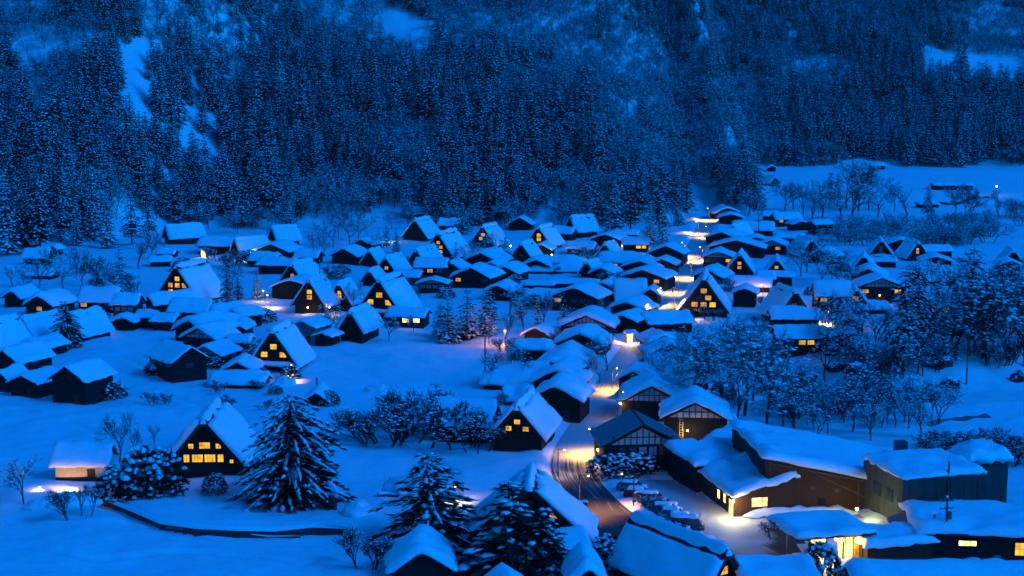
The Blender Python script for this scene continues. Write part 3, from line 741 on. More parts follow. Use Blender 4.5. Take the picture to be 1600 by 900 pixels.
gassho(457, 450, 44, 'thatched farmhouse with a single dim attic window above a wide snowy porch roof', head=20, L=11, win='W', wsz=1.2)
gassho(604, 438, 42, 'small thatched farmhouse with one faint pinkish window in the middle cluster', head=22, L=9, win='W', wsz=1.3, lean=True)
gassho(685, 412, 50, 'tall thatched farmhouse with several reddish windows under the snowy pines', head=20, L=14, win='W|WW|-W', H=2.5, wsz=1.0, ratio=.85)
gassho(649, 376, 42, 'dark thatched farmhouse behind the one with reddish windows', head=22, L=11, win='', ratio=.75)
gassho(651, 428, 44, 'unlit thatched farmhouse with a broad smooth snow roof in the middle cluster', head=20, L=13, win='D', wsz=1.2)
gassho(578, 417, 28, 'little dark thatched hut with a rounded snow roof on the upper field', head=22, L=6, win='D', wsz=1.5)
gassho(578, 447, 26, 'little thatched gable peeping out behind the big yellow-windowed farmhouse', head=18, L=6)
gassho(755, 387, 40, 'thatched farmhouse with two small yellow windows half behind bare trees', head=24, L=10, win='L|L-', wsz=1.2)
gassho(842, 391, 40, 'thatched farmhouse with two bright yellow windows stacked at the foot of the wood', head=25, L=10, win='L|L', wsz=1.4, H=2.0)
gassho(815, 419, 46, 'dark thatched farmhouse in front of the one with two stacked yellow windows', head=20, L=9, win='D', wsz=1.1)
gassho(946, 411, 34, 'small dark thatched gable among the low roofs left of the street', head=24, L=7, win='D', wsz=1.2)
gassho(918, 434, 26, 'tiny thatched gable beside the long dark shed', head=30, L=6)
gassho(893, 371, 28, 'tall dark farmhouse turned sideways under the wood with a separate ridge of snow', head=58, L=9, ratio=.95, H=2.6, bare=1.5)
gassho(262, 381, 26, 'thatched farmhouse turned sideways at the wood edge with one yellow window', head=56, L=12, win='L', wsz=1.8, H=2.4, bare=1.3)
gassho(370, 400, 28, 'sideways thatched farmhouse washed by greenish lamp light', head=52, L=10, win='D', wsz=1.5, H=1.8, bare=1.2)
gassho(428, 386, 30, 'unlit farmhouse with a tall snow roof standing at the wood edge', head=55, L=8, H=2.6, ratio=.8)
gassho(38, 540, 48, 'dark thatched farmhouse at the left beside a lone conifer', head=24, L=11, win='D', bare=1.2)
gassho(112, 532, 46, 'thatched farmhouse almost hidden behind the lone conifer at the left', head=26, L=9)
gassho(-22, 562, 70, 'thatched farmhouse cut by the left edge of the picture with its snow slope in view', head=22, L=9)
gassho(1155, 434, 44, 'thatched farmhouse with two dim windows stacked right of the upper street', head=12, L=9, win='W|W', wsz=1.1)
gassho(1145, 374, 24, 'small thatched gable with a faint window behind a long snow roof', head=38, L=9, win='W', wsz=1.6)
gassho(1213, 434, 32, 'thatched farmhouse with one peach window above a lower lit storey', head=10, L=8, win='W', wsz=1.6, H=1.5, lean=True)
gassho(1266, 404, 34, 'dark thatched farmhouse nearly buried in snow behind frosted trees', head=-14, L=9, thick=.8)
gassho(1376, 406, 36, 'thatched farmhouse with two pale unlit windows on the right side of the village', head=10, L=8, win='P|P', wsz=1.3, lean=True)
gassho(1433, 408, 34, 'thatched farmhouse with two tiny dim windows near the right-hand cedars', head=-10, L=8, win='W|W', wsz=1.2)
gassho(1349, 428, 32, 'steep unlit thatched gable squeezed between snowy roofs on the right', head=14, L=8)
gassho(1336, 489, 44, 'thatched farmhouse with one large peach window next to an orange street lamp', head=4, L=8, win='W', wsz=1.9, thick=.7)
gassho(1240, 502, 58, 'dark thatched farmhouse showing its left snow slope and one pale window', head=-12, L=10, win='P', wsz=1.3, ratio=.8)
gassho(1328, 524, 34, 'little dark thatched gable above the ravine', head=8, L=7, win='D', wsz=1.1)
gassho(1582, 414, 24, 'small dark thatched gable behind the grey hut at the right edge', head=4, L=7)
gassho(1210, 290, 16, 'tiny thatched hut on the upper field at the wood corner', head=-20, L=7, ratio=.7)

# ------------------------------------------------------------------ ordinary houses, huts and sheds
# left
house(41, 385, 14, 'narrow white-roofed hut in front of the dark cedars at the far left', head=10, L=6, H=2, Rr=2, name='hut', cat='hut')
house(54, 413, 36, 'small hut with a snow roof left of the bare trees', 'x', 8, 5, 2.2, 2.2, name='hut', cat='hut')
house(60, 436, 40, 'low hut buried under a flat snow roof below the upper left hut', 'x', 6, 6, 1.0, 1.2, 1.3, name='hut', cat='hut')
house(84, 399, 12, 'slim dark shed between bare trees at the far left', 'y', 20, 3, 2.2, .8, .6, name='shed', cat='shed')
house(250, 417, 30, 'flat-roofed little shed above the six-windowed farmhouse', 'x', -10, 5, 1.6, .9, .8, name='shed', cat='shed')
house(336, 398, 54, 'house with a glowing white doorway and a greenish floodlight at the wood edge', 'x', 8, 7, 3.0, 2.0, .9, win='---')
house(258, 402, 26, 'snow-covered low annex below the sideways farmhouse', 'x', 10, 4, 1.2, .8, .8, name='shed', cat='shed')
house(62, 496, 48, 'house with a rounded thick snow roof at the left beside the bare trees', 'y', 18, 9, 3.0, 2.2, 1.2, win='-W-')
house(20, 480, 30, 'low snowy roof at the left edge behind the round-roofed house', 'y', 20, 7, 2.4, 1.6, 1.0)
house(150, 490, 56, 'wide hipped house behind the two-storey one, its low walls in shadow', 'x', 6, 8, 3.0, 2.6, .7, win='W-DD')
house(195, 513, 34, 'two-storey house with pale upper windows and plaster strips', 'x', 4, 6, 5.6, 1.6, .7, win='PPP', timber=True)
house(225, 513, 24, 'lean-to shed against the right of the two-storey house', 'x', 6, 4, 2.6, .9, .7, name='shed', cat='shed')
house(192, 517, 34, 'small hut with a puffy snow cap in front of the two-storey house', 'y', 4, 4, 2.0, 1.0, .9, name='hut', cat='hut')
house(236, 497, 30, 'dark house with its gable to the left below the six-windowed farmhouse', 'y', 48, 11, 3.6, 1.8, .8, win='D')
house(294, 515, 58, 'long house with a straight snow roof and a dark eave wall', 'x', 8, 6, 4.2, 2.0, .7, win='D--W')
house(254, 517, 32, 'low wing with a thin snow roof left of the long house', 'x', 8, 5, 2.2, 1.0, .6)
house(333, 512, 52, 'round-backed snow roof behind the long house', 'y', 32, 9, 2.4, 2.0, 1.1)
house(367, 514, 30, 'small house with a squared snow roof at the right of the left cluster', 'y', 40, 6, 3.2, 1.2, .7, win='D')
house(330, 528, 40, 'snow-humped roof in the middle of the left cluster', 'y', 25, 8, 2.0, 1.8, 1.2)
house(298, 534, 62, 'house with a swollen wave of snow on its roof, middle of the left cluster', 'y', 30, 10, 2.4, 2.2, 1.3)
house(312, 550, 58, 'house with a pale plaster gable and a yellow lit doorway at its right', 'y', 22, 8, 3.0, 2.0, .8, timber=True)
house(322, 572, 52, 'low pale gable just behind the dark two-winged house', 'y', 20, 7, 2.4, 1.5, .5, timber=True)
house(372, 554, 30, 'open-sided shed beside the yellow doorway', 'x', 6, 4, 2.6, .8, .7, name='shed', cat='shed')
house(370, 528, 26, 'tiny snow-capped shed above the open-sided shed', 'y', 12, 5, 2.2, 1.2, .7, name='shed', cat='shed')
house(297, 596, 60, 'dark house with a broad lower wing turned toward the right, thin snow on its tiles', 'y', -40, 9, 4.2, 2.4, .22, left='DDD', win='D')
house(258, 585, 30, 'small side porch of the dark two-winged house', 'x', -14, 3, 1.4, .7, .35, name='shed', cat='shed')
house(372, 592, 48, 'little gable sunk deep in snow right of the dark two-winged house', 'y', 4, 6, 1.6, 1.5, .9)
house(370, 607, 80, 'long low building buried under a pillow of snow', 'x', 4, 6, .8, 1.2, 1.0, name='shed', cat='shed')
house(50, 558, 46, 'low front wing with one small yellow window at the left', 'y', 24, 7, 2.0, 1.4, .8, win='-L')
house(10, 590, 52, 'dark house at the left edge with a slanting snow roof', 'y', 26, 9, 3.2, 2.2, .6)
house(38, 620, 48, 'dark hut with a low snow gable left of the big plank hut', 'y', 18, 8, 2.6, 1.3, .5, name='hut', cat='hut')
house(2, 612, 22, 'dark corner of a hut cut by the left edge', 'y', 15, 6, 2.6, 1.2, .5, name='hut', cat='hut')
house(108, 630, 62, 'big windowless dark plank hut on the open snow at the left', 'y', 22, 8, 4.3, 2.3, .3, name='hut', cat='hut')
store = house(126, 752, 76, 'storehouse with a lamplit cream wall beside the foreground path', 'x', -3, 6, 2.5, 2.0, .7, wall='cream', name='storehouse', cat='storehouse')
MB().box(-store[1] / 2 - .02, store[1] / 2 + .02, -.06, 0, 0, .95).build('base_board', 'wood', store[0])
# upper middle
house(425, 408, 60, 'wide dark house under the wood-edge farmhouse', 'y', 18, 9, 3.0, 2.2, .9, win='-W-')
house(396, 396, 40, 'snow roof under the greenish lamp', 'x', 10, 6, 1.6, 1.6, .9)
house(410, 418, 40, 'low house catching green light below the wide dark house', 'x', 10, 6, 2.2, 1.5, .9)
house(430, 428, 56, 'long-eaved house above the single-windowed farmhouse', 'x', 14, 6, 2.6, 1.4, .7)
house(478, 412, 34, 'house with a bulging snow roof right of the wide dark house', 'x', 12, 6, 2.0, 1.6, 1.0)
house(456, 468, 66, 'broad house with a shallow snow gable just above the porch light', 'y', 14, 9, 3.2, 1.9, .6)
house(538, 413, 42, 'windowless dark barn alone on the upper snow field', 'y', 20, 9, 2.6, 2.2, .7, name='barn', cat='barn')
house(566, 391, 32, 'snowy shed roof behind the dark barn', 'y', 25, 7, 2.0, 1.5, .7, name='shed', cat='shed')
house(634, 447, 40, 'side wing with a snow roof right of the pinkish window', 'x', 14, 5, 2.6, 1.2, .6)
house(672, 446, 46, 'two-storey half-timbered house with a dark tiled roof, in the middle cluster', 'x', 8, 6, 5.2, 1.8, .4, win='PWP', timber=True)
house(675, 458, 44, 'lower half-timbered wing with pale panels', 'y', 8, 5, 2.6, 1.0, .35, win='PPPP', timber=True)
house(704, 434, 34, 'small house right of the half-timbered one', 'y', 18, 7, 2.6, 1.6, .8)
house(752, 424, 58, 'house with a heavy roll of snow on its broad roof above the pines', 'y', 24, 10, 3.0, 2.4, 1.1)
house(736, 450, 62, 'dark broad-gabled house with small lit corner window behind the pines', 'y', 20, 10, 3.0, 2.4, .9, win='W--D')
house(792, 414, 34, 'snow-roofed house between the broad roofs and the big snow mound', 'y', 20, 8, 2.6, 1.8, .8)
house(788, 440, 44, 'low roofs stepping down right of the dark broad-gabled house', 'y', 20, 9, 2.4, 1.8, .9)
house(768, 432, 30, 'narrow roof tucked between two broad snow roofs', 'y', 22, 8, 2.4, 1.6, .8)
house(474, 538, 40, 'plain grey hut with a shallow snow gable by the field', 'y', 22, 7, 3.8, 1.2, .5, wall='greywall', name='hut', cat='hut')
house(506, 541, 26, 'little shed with a snow lid beside the grey hut', 'y', 20, 4, 2.2, .6, .5, name='shed', cat='shed')
house(634, 512, 56, 'lit annex with two white windows at the foot of the big farmhouse', 'x', 10, 6, 2.6, 1.2, .6, win='-BB')
house(650, 345, 30, 'roof just showing at the wood edge above the dark farmhouse', 'x', 10, 6, 2.4, 1.8, .7)
house(812, 360, 36, 'small dusk-blue gable at the wood edge', 'y', 10, 8, 2.4, 2.4, .3)
house(700, 362, 30, 'snow roof hidden behind the snowy pines', 'x', 10, 6, 2.4, 1.8, .8)
# centre
house(872, 376, 42, 'snow roof behind the farmhouse with two stacked yellow windows', 'x', 20, 6, 2.6, 1.6, .8)
house(846, 400, 28, 'little dark gable tucked under the two stacked windows', 'y', 15, 6, 2.2, 1.4, .7)
house(868, 428, 72, 'broad mound-like snow roof in the centre', 'x', 6, 12, .9, 3.2, 1.0)
house(838, 427, 40, 'dark gable with a drooping snow edge left of the broad mound', 'y', 15, 8, 2.2, 1.8, 1.1)
house(946, 387, 50, 'long low gable under the wood', 'y', 22, 8, 2.6, 1.8, .7)
house(978, 378, 34, 'flat snowy roof at the edge of the wood', 'x', 8, 6, 2.6, 1.0, .8)
house(993, 394, 38, 'snow-covered house with small yellow windows near the upper street', 'x', 8, 6, 2.6, 1.4, .9, win='--LL')
house(906, 399, 40, 'low roof right of the yellow-windowed farmhouse', 'x', 14, 6, 2.2, 1.4, .8)
house(968, 425, 66, 'wide house with a row of dark windows and a deep snow roof', 'x', 14, 8, 2.8, 2.0, 1.0, win='DWDD')
house(1040, 412, 54, 'street-side house with a broad snow gable at the upper street', 'y', 16, 9, 3.0, 2.2, .7, win='-W-')
house(1034, 430, 40, 'street-side shop with a lit yellow sign', 'y', 16, 7, 3.2, 1.4, .6, name='shop', cat='shop')
house(1000, 432, 58, 'house with a wave-shaped snow roof behind the shop', 'y', 22, 10, 2.6, 1.8, 1.0)
house(1005, 452, 70, 'broad house with a rippled snow roof beside the street', 'y', 22, 10, 3.2, 2.0, .8, win='D-W')
house(840, 462, 46, 'dark flat-roofed shed with thin snow in the centre', 'x', 4, 7, 2.8, .5, .12, name='shed', cat='shed')
house(895, 462, 74, 'long dark shed with a line of snow along its roof edge', 'x', 4, 7, 3.2, .5, .35, name='shed', cat='shed')
house(940, 441, 36, 'small snow-roofed house above the long dark shed', 'y', 22, 7, 2.4, 1.6, .9)
house(986, 476, 44, 'house showing one big smooth square of roof snow', 'x', 2, 12, .9, 4.6, .4)
house(897, 486, 74, 'house with a broad gable and a dim yellow window at its left end', 'y', 22, 10, 3.4, 2.4, .6, win='W-DDD')
house(942, 470, 46, 'gabled house right behind the dim yellow window', 'y', 22, 8, 2.8, 1.8, .7)
house(850, 478, 60, 'snow-blanketed roof left of the broad-gabled house', 'x', 8, 8, 1.6, 1.6, .9)
house(1016, 479, 22, 'narrow street-side house front above the glowing doorway', 'y', 14, 6, 3.2, 1.2, .6)
house(980, 500, 56, 'house with a sliding snow roof facing the street', 'y', 26, 8, 2.6, 1.6, .9)
house(972, 520, 46, 'snow-roofed house left of the glowing street doorway', 'y', 26, 8, 2.8, 1.2, .6)
house(1048, 518, 70, 'low house with a long snow roof in front of the six-windowed street farmhouse', 'x', -14, 7, 2.0, 1.8, .6)
house(778, 470, 40, 'dark roof seen through the pines', 'y', 18, 8, 2.4, 1.6, .8)
# right of the upper street
house(1136, 343, 40, 'snow-gabled house at the top end of the street', 'y', -8, 8, 2.6, 2.0, .8)
house(1142, 350, 36, 'second snow gable in front of the house at the street end', 'y', 6, 7, 2.4, 1.4, .7)
house(1177, 370, 60, 'long house with one plain snow roof near the street end', 'x', 8, 9, 2.4, 2.4, .7)
house(1128, 384, 54, 'house with a humped snow roof right of the upper street', 'y', 30, 10, 2.4, 2.2, .9)
house(1150, 402, 84, 'very wide dark gable with a long snow roof edge', 'y', 14, 10, 3.0, 2.4, .6)
house(1122, 420, 46, 'half-timbered street-side house with a small yellow window', 'y', 12, 8, 3.4, 1.6, .7, win='DDDL', timber=True)
house(1180, 393, 60, 'half-timbered house with pale panels behind the wide dark gable', 'y', 10, 8, 3.0, 1.6, .6, win='PP-P', timber=True)
house(1106, 443, 46, 'snow-heaped roof beside the upper street', 'y', 24, 9, 1.8, 2.0, 1.1)
house(1172, 457, 60, 'snow-blanketed low house behind the street farmhouse', 'x', 8, 8, 1.6, 1.6, .9)
house(1163, 480, 34, 'small dark windowless hut right of the street farmhouse', 'y', 12, 6, 3.6, 1.2, .5, name='hut', cat='hut')
house(1196, 450, 22, 'house corner with a small lit window', 'x', 8, 5, 2.6, 1.2, .7, win='-W')
house(1232, 354, 40, 'dark house with a clean snow roof on the upper right', 'x', -14, 6, 3.0, 1.8, .6, win='W-D')
house(1252, 360, 28, 'little gable attached below the clean-roofed house', 'y', -10, 6, 2.2, 1.2, .6)
house(1288, 366, 30, 'isolated dark box-like hut on the upper right', 'x', -16, 6, 3.6, 1.0, .5, name='hut', cat='hut')
house(1204, 346, 20, 'snow-topped shed left of the clean-roofed house', 'x', 4, 5, 2.2, 1.2, .8, name='shed', cat='shed')
house(1234, 380, 42, 'long low dark wall half sunk in the snow', 'x', 8, 5, 1.8, .8, .9, name='shed', cat='shed')
house(1206, 398, 40, 'half-timbered house with two pale windows at the right of the village', 'y', 14, 8, 3.0, 1.6, .6, win='PW', timber=True)
house(1216, 447, 42, 'lower storey with a small yellow window under the peach window', 'x', 10, 6, 2.6, .8, .4, win='L--')
house(1282, 412, 40, 'dark roof end showing between snow mounds', 'y', 28, 8, 2.2, 1.8, .8)
house(1380, 418, 38, 'low snow-topped wing below the pale-windowed farmhouse', 'x', 10, 5, 1.8, .8, .6)
house(1406, 394, 32, 'snow roof between two thatched gables on the right', 'y', 10, 7, 2.6, 1.6, .8)
house(1464, 406, 48, 'long house with a flat snow roof at the right of the village', 'x', -8, 6, 2.8, 1.2, .6)
house(1462, 422, 46, 'house with two stepped snow gables beside the tall cedar', 'y', 10, 8, 2.6, 1.4, .5)
house(1448, 432, 36, 'lower stepped gable beside the tall cedar', 'y', 10, 6, 2.2, 1.2, .5)
house(1470, 446, 48, 'house with one broad tilted sheet of roof snow', 'x', -12, 9, 1.6, 3.0, .4)
house(1377, 474, 72, 'large dark house with a plaster gable and orange wall lights', 'y', 4, 9, 4.2, 2.2, .5, timber=True, win='W--L')
house(1356, 446, 50, 'snow-heaped roof above the plaster gable', 'y', 16, 8, 2.6, 2.0, .9)
house(1302, 488, 50, 'square house with a hipped snow roof beside an orange lamp', 'x', 2, 8, 4.2, 2.6, .7, wall='wood2', win='W-D')
house(1356, 491, 66, 'long low roof of snow in front of the peach-windowed farmhouse', 'x', -4, 6, 1.2, 1.0, .9, name='shed', cat='shed')
house(1244, 516, 70, 'snow-covered upper roof behind the house above the ravine', 'x', 2, 8, 2.6, 1.6, .8)
house(1253, 552, 74, 'house with yellow windows standing on the edge of the ravine', 'x', -3, 6, 4.0, 1.8, .4, win='-DLL-')
house(1312, 552, 44, 'dark windowless annex above the ravine', 'x', -2, 6, 4.2, .7, .5)
house(1462, 498, 52, 'house with white lit windows behind the tall cedars', 'x', -4, 6, 3.0, 1.8, .7, win='-B-B')
house(1577, 435, 32, 'grey-walled hut with a snow gable at the right edge', 'y', 4, 6, 3.8, 1.2, .6, wall='greywall', name='hut', cat='hut', gwin='D')
house(1490, 297, 60, 'long shed with a bare dark roof edge on the upper field', 'x', -2, 6, 2.2, .8, .15, name='shed', cat='shed')
house(1373, 264, 20, 'lone white-roofed shed at the far wood edge', 'x', 0, 5, 1.8, .9, .8, name='shed', cat='shed')
house(1452, 325, 30, 'low dark shelter under the lone cedar on the slope', 'x', -6, 5, 1.6, .5, .5, name='shed', cat='shed')
house(1206, 268, 12, 'tiny snow-capped hut on the skyline of the upper field', 'y', 0, 4, 1.8, 1.0, .6, name='hut', cat='hut')
# street, lower part
house(916, 530, 80, 'half-timbered gable with a thick bent slab of snow, left of the street', 'y', 12, 9, 2.8, 2.5, 1.1, timber=True)
house(906, 556, 76, 'dark gable with a drooping snow roof below the half-timbered one', 'y', 14, 8, 2.4, 2.2, 1.3)
house(828, 568, 50, 'flat-topped hut under a square block of snow near the orange lamp', 'x', 10, 6, 2.8, .4, 1.3, name='hut', cat='hut')
house(838, 534, 40, 'low shed with a thin snow gable behind the square snow block', 'y', 20, 6, 1.6, 1.4, .4, name='shed', cat='shed')
house(882, 582, 66, 'rounded snow gable, third from the top of the left row along the street', 'y', 14, 7, 2.2, 1.8, 1.2)
house(862, 596, 70, 'snow roof squeezed in the left row behind the arched gable', 'y', 16, 8, 2.0, 1.8, 1.0)
house(870, 620, 74, 'arched snow gable in the left row, lamp-lit at its right eave', 'y', 14, 8, 2.6, 2.2, 1.2)
house(868, 656, 78, 'lowest snow gable of the left row along the street, beside the lit snow bank', 'y', 14, 8, 3.4, 2.4, 1.1)
house(808, 610, 80, 'wide low roof covered with smooth snow above the lower farmhouse', 'x', 10, 10, 1.2, 2.4, 1.0)
house(806, 634, 40, 'thick-roofed shed right above the lower farmhouse', 'x', 10, 5, 1.0, 1.2, 1.2, name='shed', cat='shed')
house(778, 608, 46, 'oval cushion of snow on a small roof by the bare trees', 'x', 10, 5, .9, .8, 1.3, name='shed', cat='shed')
house(722, 692, 84, 'house with a tilted roof half hidden by dark shrubs left of the lower farmhouse', 'x', 10, 8, 3.0, 3.0, .4)
house(494, 634, 38, 'hut buried to its gable in snow behind the big snowy conifer', 'y', 4, 6, .8, 1.6, .7, name='hut', cat='hut')
house(1036, 554, 44, 'small roof with a roll of snow at the right of the street', 'y', -16, 6, 2.6, 1.4, .8)
house(1046, 572, 66, 'snow roof sloping to the right, second in the right row along the street', 'y', -6, 8, 2.6, 2.0, .8)
house(1058, 597, 84, 'long roof with layered snow in the right row', 'x', -8, 7, 2.6, 1.8, .7)
house(1082, 616, 50, 'low wing with a thin snow roof under the frosted trees', 'x', -8, 6, 2.2, 1.0, .5)
house(990, 612, 46, 'small round-roofed house at the bend of the right row', 'y', 14, 7, 2.2, 1.6, 1.1)
house(1044, 628, 60, 'house behind the big half-timbered gable, snow ridge showing', 'y', 8, 8, 2.6, 2.0, .9)
house(1018, 658, 94, 'big half-timbered gable under a thick snow roof right of the street', 'y', 6, 9, 3.4, 2.6, 1.0, timber=True)
house(1086, 694, 98, 'half-timbered gable with a golden ladder leaning on its dark wall', 'y', 6, 9, 4.2, 2.5, .9, timber=True)
solar = house(1004, 737, 122, 'house with a nearly snow-free panelled roof and pale lattice gable at the street bend', 'y', -6, 9, 4.0, 2.9, .0, panels=True, win='-DDPPD-', wh=1.2, timber=True)
house(1120, 692, 60, 'low snow-roofed lean-to below the ladder', 'x', -6, 5, 2.6, 1.0, .6, name='shed', cat='shed')
# bottom edge
house(660, 918, 92, 'rustic hut with a swollen smooth snow roof and open dark gable, bottom centre', 'y', -6, 8, 2.0, 2.2, 1.1, name='hut', cat='hut')
house(918, 936, 48, 'snow-capped hut with a tall cushion of snow near the bottom', 'y', -4, 5, 2.0, 1.6, 1.4, name='hut', cat='hut')
house(806, 1012, 100, 'roof with a dark gable peak cut by the bottom edge', 'y', -10, 8, 3.0, 2.6, .8)
house(1222, 955, 110, 'wide snow-buried roof at the bottom next to the latticed yellow window', 'x', -4, 9, 2.0, 2.0, 1.0)
house(885, 880, 60, 'low snow-laden lean-to in front of the huge farmhouse', 'x', -10, 5, 1.6, 1.2, .8, name='shed', cat='shed')
# ------------------------------------------------------------------ modern hall and its wings, bottom right
TG = 'low modern buildings around the car park'
hall, hw_, hh_ = block((1196, 801), (1500, 795), 20, 7.3, 'large brown-clad hall with one huge tilted roof of snow by the car park', right=-5.8, thick=1.0, wall='brown', group=TG, seg=18, cat='hall', name='hall')
MB().bar((.1, -.5, 7.25), (hw_ * .49, -.5, 4.45), .14).build('gutter', 'metal', hall)
for x in (.4, hw_ * .47): MB().box(x, x + .12, -.14, -.01, 0, 7.2 - 5.8 * x / hw_).build('downpipe', 'metal', hall)
for x, z in ((6.0, 3.4), (9.2, 3.0), (12.0, 2.6)): MB().box(x, x + .5, -.12, -.01, z, z + .4).build('vent', 'metal', hall)
MB().box(7.0, 8.0, -.06, -.01, 0, 2.2).build('door', 'wood', hall)
MB().bar((6.6, -.1, 5.4), (13.4, -.3, 2.2), .05).build('cable', 'greywall', hall)
MB().box(hw_ * .86, hw_ * .86 + 1.6, 15, 16.4, 2, 5.8).build('chimney', 'metal', hall)
wing, ww_, wh_ = block((1147, 808), (1240, 801), 12, 2.7, 'brown wing with a glowing yellow doorway and tilted snow roof at the car park', right=2.0, back=.3, thick=.75, wall='brown', group=TG, name='wing', seg=16)
window(wing, ww_ * .42, -.002, 1.5, 2.2, 1.2, 0, 'B', 3, 2)
window(wing, -.002, 1.0, .35, 1.6, 2.0, -math.pi / 2, 'B', 2, 3)
for y in (3.4, 5.6): window(wing, -.002, y, 1.3, .9, 1.2, -math.pi / 2, 'B', 2, 2)
block((1088, 770), (1165, 762), 9, 3.8, 'dark wing with a hooked snow roof behind the glowing doorway', right=-.4, back=.6, thick=.9, group=TG, name='wing', seg=14)
block((1098, 736), (1240, 760), 9, 4.1, 'long dark rear wing under a level blanket of snow above the car park', right=-.8, back=.6, thick=.9, group=TG, name='wing', win='--D---', seg=14)
conc, cw_, ch_ = block((1408, 830), (1535, 818), 10.5, 6.6, 'bare concrete block with dark window holes beside the brown hall', thick=.8, wall='concrete', group=TG, ov=.05, seg=14)
for y in (2.2, 5.4): MB().box(-.06, .02, y, y + 2.2, 3.3, 5.0).build('window', 'glass', conc)
MB().box(-.05, .02, .6, 1.2, 2.2, 4.4).build('window', 'glass', conc)
for k in range(6): MB().box(cw_ * (k + .5) / 6, cw_ * (k + .5) / 6 + .12, -.06, 0, 0, 6.5).build('concrete_joint', 'stone', conc)
block((1513, 802), (1572, 800), 5, 7.0, 'tower-like grey block wearing an oval cushion of snow', thick=1.6, wall='concrete', group=TG, ov=.3, hang=.3)
low, lw_, lh_ = block((1442, 882), (1650, 890), 10, 4.0, 'long dark hall with a yellow window and snow roof at the right edge', thick=1.0, group=TG, ov=.9, seg=16)
window(low, lw_ * .33, -.002, 2.9, 2.0, .6, 0, 'B', 3, 1); window(low, lw_ * .74, -.002, 1.9, 1.6, 1.5, 0, 'L', 3, 2)
MB().box(lw_ * .52, lw_ * .52 + .9, -.4, -.02, 1.0, 1.9).build('cooling_unit', 'greywall', low)
for k in range(9): window(low, -.002, .9 + k * 1.0, 1.9, .7, 1.2, -math.pi / 2, 'L', 2, 2)
MB().prism([(-2.8, 3.0), (-.05, 4.1), (-.05, 4.25), (-2.8, 3.15)], 0, 10).build('canopy', 'panel', low)
ent, ew_, eh_ = block((1355, 893), (1456, 886), 6, 2.9, 'entrance building with a wavy snow roof beside the lit glass porch', thick=.8, wall='brown', group=TG, seg=14)
def porch():
    a, b = at(1262, 893), at(1350, 889); d = b - a; d.z = 0; W = d.length
    r = thing('porch', 'flat-roofed glass porch blazing with yellow-white light at the bottom right', 'porch', a, math.atan2(d.y, d.x)); H = 3.9
    for x, y in ((.2, .2), (W * .33, .2), (W * .63, .2), (W - .2, .2), (.2, 6.5), (W - .2, 6.5)): MB().box(x - .08, x + .08, y - .08, y + .08, 0, H).build('post', 'metal', r)
    MB().add([(-1.6, -.5, H), (W + 1.2, -.5, H), (W + 1.2, 8, H), (-1.6, 8, H), (-1.6, -.5, H + .35), (W + 1.2, -.5, H + .35), (W + 1.2, 8, H + .35), (-1.6, 8, H + .35)],
             [(0, 3, 2, 1), (4, 5, 6, 7), (0, 1, 5, 4), (1, 2, 6, 5), (2, 3, 7, 6), (3, 0, 4, 7)]).build('roof', 'tile', r)
    snow_sheet(-1.6, W + 1.2, -.5, 8, lambda x, y: H + .35, .55, 3.3, 14, 14).build('roof_snow', 'roofsnow', r, True)
    for k in range(3): window(r, W * .62 + k * 1.0 + .3, 1.2, .15, .9, 3.3, 0, 'B' if k < 2 else 'L', 2, 4)
    window(r, W - .5, 3.5, .15, 4.0, 3.3, -math.pi / 2, 'B', 5, 4)
    MB().box(.4, 2.2, .1, .25, 3.3, 3.65).build('sign_board', 'white', r)
    return r
porch()
house(1490, 984, 290, 'broad smooth roof of snow filling the bottom right corner', 'x', 2, 9, 3.0, 2.2, 1.0)

# ------------------------------------------------------------------ lamps
def light(parent, loc, col, power, spot=None, rad=.15):
    l = bpy.data.lights.new('lamp_light', 'SPOT' if spot else 'POINT'); l.energy = power; l.color = col; l.shadow_soft_size = rad
    l.energy *= 5.2 if spot else 1.2
    if spot: l.spot_size = R(spot); l.spot_blend = .8
    o = linked('lamp_light', l, parent); o.location = loc; return o
WARM, COOL, ORNG, YEL = (1, .52, .11), (.62, 1, .42), (1, .33, .03), (1, .64, .1)
LG = 'street lamps along the village street'
def street_lamp(px, py, label, col=WARM, power=500, h=4.6, arm=(-.9, 0), group=LG, bulb='lampw', spot=138, r=.13):
    p = at(px, py); t = thing('street_lamp', label, 'street lamp', p, 0, group)
    MB().tube([(0, 0, -.4), (0, 0, h)], [.09, .07], 6).build('pole', 'metal', t)
    MB().bar((0, 0, h - .1), (arm[0], arm[1], h + .05), .07).build('arm', 'metal', t)
    MB().tube([(arm[0], arm[1], h + .1), (arm[0], arm[1], h - .02)], [.06, .24], 8).build('shade', 'metal', t)
    MB().dome((0, 0, 0), r, r, -r, 8, 2).build('bulb', bulb, t).location = (arm[0], arm[1], h - .04)
    snow = MB().dome((arm[0], arm[1], h + .08), .22, .22, .18, 7, 2); snow.build('snow_cap', 'treesnow', t, True)
    light(t, (arm[0], arm[1], h - .25), col, power, spot); return t
def wall_lamp(px, py, z, label, col=WARM, power=200, bulb='lampw', group='lanterns on house walls', r=.16, spot=None):
    p = at(px, py); t = thing('wall_lantern', label, 'lantern', p, 0, group)
    MB().bar((0, .55, z + .15), (0, 0, z + .15), .05).build('bracket', 'metal', t)
    MB().tube([(0, 0, z + .26), (0, 0, z + .16)], [.05, r * 1.3], 6).build('cap', 'metal', t)
    MB().dome((0, 0, 0), r, r, -r * 1.4, 8, 2).build('lamp_shade', bulb, t).location = (0, 0, z + .15)
    light(t, (0, -.1, z - .15), col, power, spot); return t
